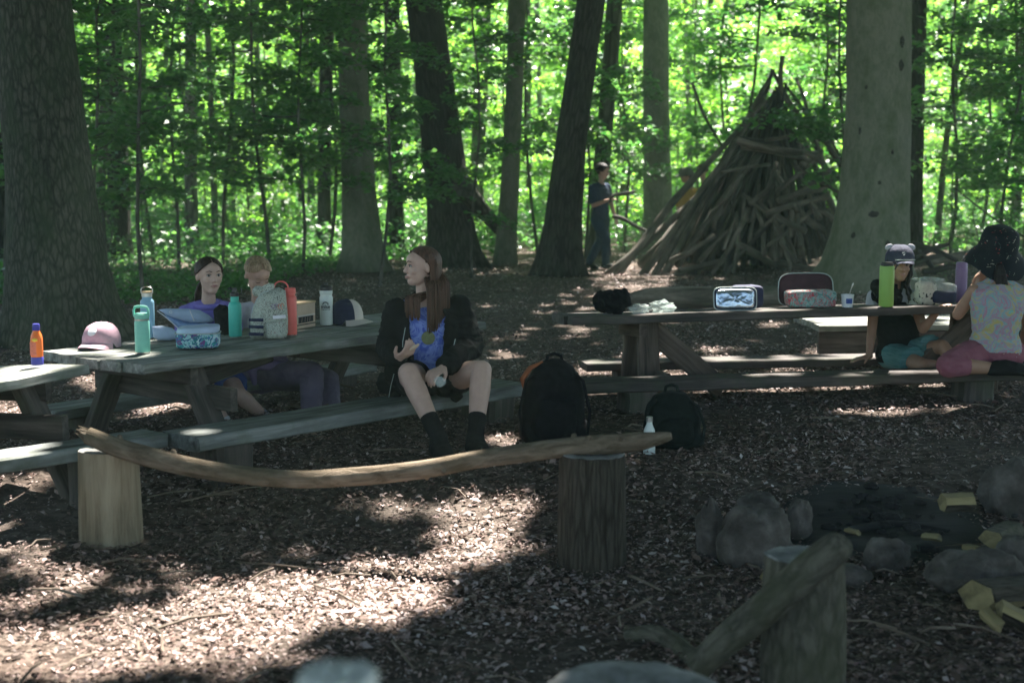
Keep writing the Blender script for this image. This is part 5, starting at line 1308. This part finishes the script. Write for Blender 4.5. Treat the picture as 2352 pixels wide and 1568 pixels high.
def add_person(loc, label): return thing('person', tuple(loc), label, 'person')
Z = Vector((0, 0, 1))
# ---------- woman in the black jacket
def woman():
    J = dict(neck=P(978,692,7.50), sL=P(912,716,7.50), sR=P(1052,708,7.52), eL=P(893,800,7.52), eR=P(1082,795,7.50), wL=P(915,823,7.28), wR=P(1018,845,7.22),
             hL=P(955,872,7.56), hR=P(1022,872,7.56), kL=P(938,856,7.16), kR=P(1106,850,7.20), aL=P(1008,1020,6.98), aR=P(1092,1030,7.02), tL=P(1022,1052,6.84), tR=P(1108,1062,6.88), front=Vector((-.1, -1, .1)))
    for q in 'LR':
        for w_ in 'at':
            p = J[w_+q]; g = gz(p.x, p.y)+(.085 if w_ == 'a' else .045); J[w_+q] = Vector((p.x, p.y, g))
    root = add_person(((J['hL']+J['hR'])/2).xy.to_3d()+Vector((0, 0, .1)), 'long-haired person in a black jacket and blue shirt sitting with bare knees, eating')
    hc = P(968,613,7.45); fwd = Vector((-.90, -.42, .03)); up = Vector((-.02, 0, 1)); s = .90
    hands = {'L': (P(943,806,7.2)-J['wL'], Vector((.3, -.2, .9)), .45, 1), 'R': (P(985,862,7.12)-J['wR'], Vector((0, .2, -1)), .5, 1)}
    r, f, u = base_body(root, J, (hc, fwd, up, s), 1.0, 'skin_fair', .0045, hands, ls=.98, lean=1.0)
    face_parts(root, hc, r, f, u, s)
    shirt(root, J, 1.0, 'tiedye_blue', .35, .012, .008)
    # round print on the shirt
    q = P(983,777,7.38); MB().lathe(q+Vector((0, .02, 0)), [(.001, .0), (.034, .0), (.034, .004), (.001, .006)], 24, axis=Vector((-.03, -1, .12))).build('round_print', 'yellow_print_dull', root)
    # open jacket: thick shell with a gap in front
    def jshell(t0, t1, g0, g1):
        m = MB(); secs = torso_secs(J, 1.02, .026, t0, t1); n = 34; vs = []; fs = []
        for i, (c, a, b) in enumerate(secs):
            w_ = i/(len(secs)-1); gap = g0+(g1-g0)*w_
            for g in (1.0, .86):
                for k in range(n+1):
                    th = math.pi/2+gap+(2*math.pi-2*gap)*k/n; rr = 1+.03*math.sin(k*1.9+i)*(g == 1)
                    vs.append(c+(a*math.cos(th)*1.06+b*math.sin(th)*1.10)*g*rr)
        W = n+1
        for i in range(len(secs)-1):
            for k in range(n):
                o = i*2*W+k; fs.append((o, o+1, o+1+2*W, o+2*W)); o += W; fs.append((o, o+2*W, o+1+2*W, o+1))
            for k in (0, n):
                o = i*2*W+k; fs.append((o, o+W, o+3*W, o+2*W) if k else (o, o+2*W, o+3*W, o+W))
        for i in (0, len(secs)-1):
            for k in range(n): o = i*2*W+k; fs.append((o, o+1, o+W+1, o+W))
        return m.add(vs, fs)
    m = jshell(-.17, .95, .46, .60)
    for q in 'LR':
        limb(m, J['s'+q], J['e'+q], J['e'+q].lerp(J['w'+q], .88), (.053, .049, .036, .046), .016); m.capsule(J['neck'].lerp(J['s'+q], .45)-Z*.02, .05, J['s'+q], .062)
    m.ell(J['neck']+Vector((0, .085, -.02)), (.12, .05, .07), lump=.2)     # hood
    for (x, y, d, rr) in ((905,850,7.5,.055), (885,880,7.55,.045), (900,800,7.55,.06), (1065,850,7.5,.055), (1050,880,7.45,.04), (1020,885,7.35,.035), (905,905,7.6,.035), (1045,900,7.6,.04)):
        m.ell(P(x, y, d), (rr, rr*.8, rr*1.3), lump=.2, seed=x)
    blob(m, 'jacket', 'jacket_black', root, .008, 4, wr=.007)
    for pts in ([(931,752,7.37),(925,785,7.34),(925,812,7.35)], [(1046,778,7.36),(1038,812,7.36),(1032,838,7.34)], [(905,858,7.43),(898,885,7.45),(893,912,7.47)]):
        MB().tube([P(*p) for p in pts], .0022, 5).build('zip', 'trim_grey', root)
    trousers(root, J, 1.0, 'shorts_black', .45, .012, name='shorts')
    shoes(root, J, 1.0, 'shoe_dark', 'shorts_black', .33)
    # hair
    m = MB()
    def drop(q, t, p, rs):
        side = (p-hc).dot(r); j = rs.uniform(-5, 5)
        if side > 0: tx = P(984+46*t+j, 700, 7.36+.10*t); z1 = P(0, 758-28*t*t+rs.uniform(-26, 8), 7.4).z
        elif t < .6: tx = P(934+48*t+j, 700, 7.37); z1 = P(0, 716+rs.uniform(-26, 20), 7.4).z
        else: tx = P(1000+28*t+j, 700, 7.47); z1 = P(0, 735+rs.uniform(-30, 8), 7.4).z
        out = []
        for k in range(1, 13):
            w_ = k/12; w0 = 0 if side > 0 else min(.8, max(0, (p.z-P(0, 668, 7.42).z)/(p.z-z1))); e = min(1, max(0, w_-w0)*2.6/(1-w0)); e = e*e*(3-2*e); out.append(Vector((p.x+(tx.x-p.x)*e, p.y+(tx.y-p.y)*e, p.z+(z1-p.z)*w_)))
        return out
    hair_cap(m, hc, r, f, u, s, 420, low=-.22, side0=96, front=42, rad=.0062, drop=drop, seed=3, puff=1.02)
    m.build('hair', 'hair_brown', root, angle=180)
    # bitten snack in her hand
    b = P(952,797,7.17); o = MB().tube([b+Vector((-.02, 0, -.012)), b+Vector((.0, -.004, .0)), b+Vector((.018, 0, .012))], [.006, .010, .006], 8, lump=.3, roundcap=True).build('snack', 'cardboard'); tag(o, 'small piece of bread held in the sitting person hand', 'snack')
    b = P(1012,876,7.08); o = MB().ell(b, (.03, .008, .022), ax=(Vector((.9, 0, -.4)).normalized(), Vector((0, 1, 0)), Vector((.4, 0, .9)).normalized()), lump=.4, n=14, m=8).build('wrapper', 'clear_plastic'); tag(o, 'clear crumpled wrapper held between the bare knees', 'wrapper')
plain('yellow_print_dull', (.13,.15,.07), .9, var=.15, scale=60)
woman()

# ---------- girl in purple
def girl_a():
    D = 8.2
    J = dict(neck=P(478,692,8.22), sL=P(427,722,8.22), sR=P(528,716,8.28), eL=P(420,785,8.1), eR=P(540,775,8.1), wL=P(455,795,7.85), wR=P(500,792,7.85),
             hL=P(468,862,8.40), hR=P(512,858,8.42), kL=P(470,890,8.02), kR=P(548,905,8.10), aL=P(520,975,8.0), aR=P(606,955,8.25), tL=P(545,990,7.9), tR=P(630,975,8.2), front=Vector((.2, -1, .1)))
    root = add_person(((J['hL']+J['hR'])/2).xy.to_3d()+Vector((0, 0, .1)), 'dark-haired person in a purple top sitting at the bottle table looking right')
    hc = P(481,634,8.16); fwd = Vector((.50, -.86, .02)); s = .93
    r, f, u = base_body(root, J, (hc, fwd, Vector((0,0,1)), s), .86, 'skin_fair', .0055, None, ls=.98)
    face_parts(root, hc, r, f, u, s, 'hair_dark')
    shirt(root, J, .86, 'purple_cloth', 1.7, .014, .007, name='hoodie')
    m = MB(); c = J['neck']+Vector((0, .0, -.008)); m.tube([c+Vector((math.cos(t)*.072, math.sin(t)*.062, .012*math.sin(t)-.006)) for t in [6.2832*k/20 for k in range(21)]], .016, 8)
    blob(m, 'collar', 'purple_cloth', root, .006, 2)
    trousers(root, J, .86, 'blue_shorts', .62, .014, name='shorts', flare=.012)
    shoes(root, J, .86, 'shoe_grey', 'white_cloth', .15)
    m = MB(); hair_cap(m, hc, r, f, u, s, 240, low=-.2, side0=88, front=42, gather=(-.05, -.9, -.45), rad=.0055, seed=5, puff=1.0)
    g = hc-f*.10*s-u*.02*s
    for i in range(26):
        rs = random.Random(i); a = rs.uniform(-.016, .016); b = rs.uniform(-.014, .014)
        m.tube([g+r*a*.3+f*b*.3, g-f*.02+r*(a+.015)-u*.04, g-f*.012+r*(a*1.3+.03)-u*.09, g+r*(a*1.5+.035)+f*.01-u*(.15+rs.uniform(-.02, .02))], [.007, .007, .006, .003], 5)
    m.build('hair', 'hair_dark', root, angle=180)
girl_a()
# ---------- blond girl, head down
def girl_b():
    J = dict(neck=P(592,694,8.52), sL=P(562,714,8.5), sR=P(634,716,8.6), eL=P(568,780,8.3), eR=P(645,775,8.38), wL=P(600,770,8.12), wR=P(625,765,8.15), hL=P(590,862,8.62), hR=P(624,862,8.72),
             kL=P(716,856,8.30), kR=P(752,872,8.52), aL=P(716,985,8.16), aR=P(762,985,8.35), tL=P(732,1002,7.98), tR=P(790,1000,8.2), front=Vector((.35, -.9, 0)), mid=P(594,790,8.66))
    root = add_person(((J['hL']+J['hR'])/2).xy.to_3d()+Vector((0, 0, .1)), 'fair-haired person with head bowed behind the speckled backpack, legs stretched right')
    hc = P(592,632,8.42); fwd = Vector((.45, -.72, -.50)); s = .92
    r, f, u = base_body(root, J, (hc, fwd, Vector((.1,-.2,1)), s), .84, 'skin', .006, None)
    face_parts(root, hc, r, f, u, s, 'hair_blond', closed=True)
    shirt(root, J, .84, 'white_cloth', .6, .012, .008)
    trousers(root, J, .88, 'plum_trousers', 1.92, .016, .008)
    shoes(root, J, .9, 'shoe_grey')
    m = MB(); hair_cap(m, hc, r, f, u, s, 240, low=-.2, side0=86, front=44, gather=(0, -.95, -.2), rad=.0055, seed=8)
    g = hc-f*.10*s
    for i in range(18):
        rs = random.Random(i+50); a = rs.uniform(-.012, .012); m.tube([g, g-f*.02+r*a-Z*.03-r*.02, g+r*a-r*.03-Z*.08, g+r*a-r*.03-Z*.13], [.006, .006, .005, .002], 5)
    m.build('hair', 'hair_blond', root, angle=180)
    m = MB(); m.tube([P(556,822,8.42), P(590,818,8.36), P(625,815,8.36), P(656,826,8.4)], [.03, .034, .03, .018], 12, lump=.2, roundcap=True); m.tube([P(560,838,8.45), P(580,850,8.4), P(585,880,8.45)], [.03, .03, .015], 12, lump=.2, roundcap=True)
    m.tube([P(560,830,8.5), P(600,835,8.42), P(650,838,8.44), P(690,840,8.46)], [.03, .035, .03, .012], 12, lump=.25, roundcap=True); blob(m, 'tied_jumper', 'lilac_knit', root, .007, 2)
girl_b()
# ---------- girl in the eared cap
def girl_c():
    J = dict(neck=P(2050,664,9.15), sL=P(2008,682,9.15), sR=P(2098,684,9.12), eL=P(2003,755,9.15), eR=P(2120,755,8.95), wL=P(1996,818,9.08), wR=P(2150,720,8.85), hL=P(2048,815,9.22), hR=P(2090,812,9.22),
             kL=P(2120,838,8.85), kR=P(2165,795,8.95), aL=P(2195,850,9.0), aR=P(2215,865,8.85), tL=P(2225,858,8.95), tR=P(2245,868,8.8), front=Vector((0, -1, 0)), mid=P(2062,760,9.28))
    root = add_person(((J['hL']+J['hR'])/2).xy.to_3d()+Vector((0, 0, .1)), 'person in a grey eared cap sitting behind the lime bottle, one hand on the bench')
    hc = P(2066,608,9.05); fwd = Vector((-.02, -1, -.05)); s = .92
    hands = {'L': (Vector((-.75, -.2, -.12)), Vector((0, 0, -1)), .12, 1)}
    r, f, u = base_body(root, J, (hc, fwd, Z, s), .84, 'skin_tan', .006, hands, ls=.95)
    face_parts(root, hc, r, f, u, s, 'hair_black')
    shirt(root, J, .84, 'white_cloth', .4, .012, .008)
    shirt(root, J, .86, 'jacket_black', .0, .022, .009, t0=-.1, t1=.86, name='vest', sl=False)
    trousers(root, J, .84, 'teal_shorts', .7, .016, name='shorts', flare=.015)
    shoes(root, J, .85, 'shoe_dark')
    m = MB()
    def drop(q, t, p, rs): 
        z1 = P(0, 690, 9.1).z+rs.uniform(-.04, .06); return [Vector((p.x+q*.012+rs.uniform(-.012, .012), p.y-.005, p.z+(z1-p.z)*w_))+Vector((rs.uniform(-.008, .008)+.012*math.sin(w_*7+t*9), 0, 0)) for w_ in (.25, .5, .75, 1)]
    hair_cap(m, hc, r, f, u, s, 120, low=-.35, side0=74, front=42, rad=.009, drop=drop, seed=12, puff=1.05)
    blob(m, 'hair', 'hair_black', root, .006, 1, .4)
    cp_root = thing('eared_cap', tuple(hc+u*.04), 'grey cap with two small ears on the sitting person head', 'cap')
    cap_hat(hc+u*.045*s+f*.0, f-u*.1, .088, 'cap_grey', 'cap_grey', '', parent_root=cp_root, hgt=.082, brimL=.05, up=(u+f*.05).normalized(), btn=False)
    for q in (-1, 1):
        e = MB().ell(hc+u*.118*s+r*q*.068, (.026, .010, .018), (Vector((q*.9, 0, .35)).normalized(), Vector((0, 1, 0)), Vector((-q*.35, 0, .9)).normalized()), 14, 8).build('ear', 'white_cloth', cp_root)
    MB().tube([hc+u*.052*s+f*(.092)+r*a+Vector((0, -.045+.45*a*a*10*.1, -.006)) for a in (-.06, -.03, 0, .03, .06)], .0035, 6).build('brim_edge', 'trim_grey', cp_root)
    MB().tube([hc+u*.085*s+f*.094+r*.008*math.cos(t)+u*.008*math.sin(t) for t in [6.28*k/10 for k in range(9)]], .002, 5).build('emblem', 'trim_grey', cp_root)
girl_c()
# ---------- girl in the sun hat, back turned
def girl_d():
    J = dict(neck=P(2292,642,8.42), sL=P(2238,668,8.40), sR=P(2350,670,8.45), eL=P(2200,722,8.50), eR=P(2362,750,8.5), wL=P(2236,660,8.72), wR=P(2345,800,8.65), hL=P(2246,812,8.42), hR=P(2318,812,8.46),
             kL=P(2180,838,8.22), kR=P(2255,838,8.75), aL=P(2290,846,8.22), aR=P(2340,846,8.62), tL=P(2335,842,8.22), tR=P(2380,846,8.5), front=Vector((0, 1, 0)), mid=P(2290,740,8.36))
    root = add_person(((J['hL']+J['hR'])/2).xy.to_3d()+Vector((0, 0, .1)), 'person seen from behind in a pastel tie-dye tank top, pink shorts and sun hat')
    hc = P(2288,588,8.5); fwd = Vector((-.45, .88, -.1)); s = .95
    r, f, u = base_body(root, J, (hc, fwd, Z, s), .92, 'skin_tan', .006, {'L': (Vector((.4, .5, .5)), Vector((.5, 0, .3)), .5, -1)}, ls=.98, lean=1.02)
    shirt(root, J, .95, 'tiedye_pastel', .1, .014, .007, t0=-.06, name='tank_top', lean=1.03, sl=False)
    trousers(root, J, .95, 'pink_shorts', 1.3, .016, name='shorts')
    shoes(root, J, .95, 'shoe_dark')
    m = MB(); hair_cap(m, hc, r, f, u, s, 90, low=-.2, side0=80, front=42, gather=(-.1, -.9, -.45), rad=.008, seed=22)
    g = P(2298,618,8.36)
    for i in range(34):
        rs = random.Random(i+90); a = rs.uniform(-.035, .035); b = rs.uniform(-.015, .015)
        m.tube([g+Vector((a*.4, b+.03, .03)), g+Vector((a*.8, b, -.03)), g+Vector((a+.01, b+.005, -.10)), g+Vector((a*.5+.012, b+.01, -.165+rs.uniform(-.02, .02)))], [.009, .010, .008, .003], 5)
    blob(m, 'hair', 'hair_black', root, .006, 1, .4)
    hat = thing('sun_hat', tuple(hc+u*.05), 'dark floral bucket sun hat on the person in the tie-dye top', 'hat'); U = (u*.86-f*.42-r*.08).normalized(); 
    m = MB(); n = 40; prof = [(.001, .150), (.06, .147), (.088, .128), (.098, .09), (.100, .05), (.104, .03), (.135, .005), (.160, -.03), (.163, -.034), (.155, -.034), (.130, -.004), (.098, .022), (.094, .05), (.09, .09), (.06, .135), (.001, .14)]
    m.lathe(hc+U*.01, [(a*1.1, b*1.08) for a, b in prof], n, axis=U)
    for i, v in enumerate(m.v):
        k = (v-(hc+U*.01)).dot(U); w_ = max(0, .04-k)/.08; a = math.atan2((v-hc).dot(r), (v-hc).dot(f)); m.v[i] = v-U*(.035*w_*(1+.6*math.sin(a*2+1)+.3*math.sin(a*5)))
    m.build('hat', 'hat_print', hat, angle=80)
girl_d()
# ---------- boy with a branch
def stander(x, yh, yf, D, label, shirtm, pants, hair, skin, fwd, k, hat=None, armsJ=None, seed=1, legs=None, hide=False):
    hc = P(x[0], yh, D); g = gz(hc.x, hc.y); A = lambda px, py, dd=0: P(px, py, D+dd)
    J = armsJ(A); root = add_person((hc.x, hc.y, g), label)
    s = k*1.05; r, f, u = base_body(root, J, (hc, fwd, Z, s), k, skin, .011, None, lean=.92)
    shirt(root, J, k, shirtm, .75, .014, .012, lean=.94, sm=2); trousers(root, J, k, pants, 1.95, .014, .012, lean=.92); shoes(root, J, k, 'shoe_dark', vox=.012)
    m = MB(); hair_cap(m, hc, r, f, u, s, 70, low=-.25, side0=76, front=36, rad=.013, seed=seed, puff=1.05, jit=.04); blob(m, 'hair', hair, root, .01, 1)
    MB().ell(hc+f*.085*s+u*.006*s+r*.03*s, (.012, .006, .006)).build('eye', 'iris', root)
    return root, hc, r, f, u
def boyJ(A):
    return dict(neck=A(1380,420), sL=A(1361,432,-.08), sR=A(1394,430,.1), eL=A(1362,472,-.1), eR=A(1404,468,.12), wL=A(1396,460,-.22), wR=A(1412,495,.05), hL=A(1370,505,-.06), hR=A(1388,505,.08), kL=A(1392,552,-.12), kR=A(1378,556,.1), aL=A(1391,606,-.05), aR=A(1352,604,.15), tL=A(1404,612,-.08), tR=A(1366,614,.12), front=Vector((.95, -.3, 0)))
boy = stander((1384,), 394, 615, 20.0, 'dark-haired standing person in a navy shirt and jeans holding a branch', 'dark_blue_shirt', 'navy_jeans', 'hair_black', 'skin', Vector((.9, -.25, -.18)), .88, armsJ=boyJ, seed=31)
log('held_branch', [P(1400,462,19.75), P(1408,450,19.72), P(1428,446,19.7), P(1460,440,19.7)], [.02, .022, .026, .018], 'short thick branch held up in the standing person hand', mat='shelter_dark', n=8, cat='branch')
log('held_branch', [P(1408,497,20.0), P(1430,502,19.9), P(1465,522,19.8), P(1492,532,19.7)], [.025, .028, .024, .015], 'dark branch pointing down right below the standing person hand', mat='shelter_dark', n=8, cat='branch')
def kidJ(x0):
    def fn(A): return dict(neck=A(x0,430), sL=A(x0-20,443,0), sR=A(x0+22,443,.05), eL=A(x0-26,480,-.05), eR=A(x0+28,482,0), wL=A(x0-10,505,-.2), wR=A(x0+14,508,-.2), hL=A(x0-10,525), hR=A(x0+12,525), kL=A(x0-8,575,-.1), kR=A(x0+12,575,-.1), aL=A(x0-10,616), aR=A(x0+12,616), tL=A(x0-16,622,-.15), tR=A(x0+8,622,-.15), front=Vector((-.6, -.8, 0)))
    return fn
root, hc, r, f, u = stander((1576,), 404, 610, 21.7, 'person in a pale brimmed cap half hidden behind the left slope of the stick shelter', 'yellow_shirt', 'navy_jeans', 'hair_dark', 'skin_tan', Vector((-.95, -.25, -.1)), .86, armsJ=kidJ(1584), seed=32)
hat = thing('baseball_cap', tuple(hc+u*.05), 'pale cap on the person behind the shelter slope', 'cap'); cap_hat(hc+u*.03, f, .10, 'cap_olive', 'cap_olive', '', parent_root=hat, hgt=.10, brimL=.09, up=u)
stander((1613,), 394, 610, 22.0, 'brown-haired person in a tan shirt behind the shelter beside the capped one', 'tan_shirt', 'navy_jeans', 'hair_brown', 'skin', Vector((-.6, -.8, -.1)), .88, armsJ=kidJ(1618), seed=33)
# ---------------------------------------------------------------- camera and render settings
cam = bpy.data.cameras.new('camera'); cam.sensor_width = 36; cam.lens = 36*F/2352; cam.clip_end = 1500; cam.clip_start = .1
co = bpy.data.objects.new('camera', cam); COL.objects.link(co); co.location = (0, 0, H); co.rotation_euler = (math.pi/2-PITCH, 0, 0)
cam.dof.use_dof = True; cam.dof.focus_distance = 7.6; cam.dof.aperture_fstop = 2.9
scene.camera = co
vs = scene.view_settings; vs.view_transform = 'Standard'; vs.look = 'None'; vs.exposure = 2.72; vs.gamma = 1
cy = scene.cycles; cy.max_bounces = 7; cy.diffuse_bounces = 5; cy.volume_bounces = 1; cy.glossy_bounces = 3; cy.transmission_bounces = 6; cy.transparent_max_bounces = 8
cy.use_denoising = True; cy.caustics_reflective = False; cy.caustics_refractive = False; cy.sample_clamp_indirect = 4
cy.use_adaptive_sampling = True
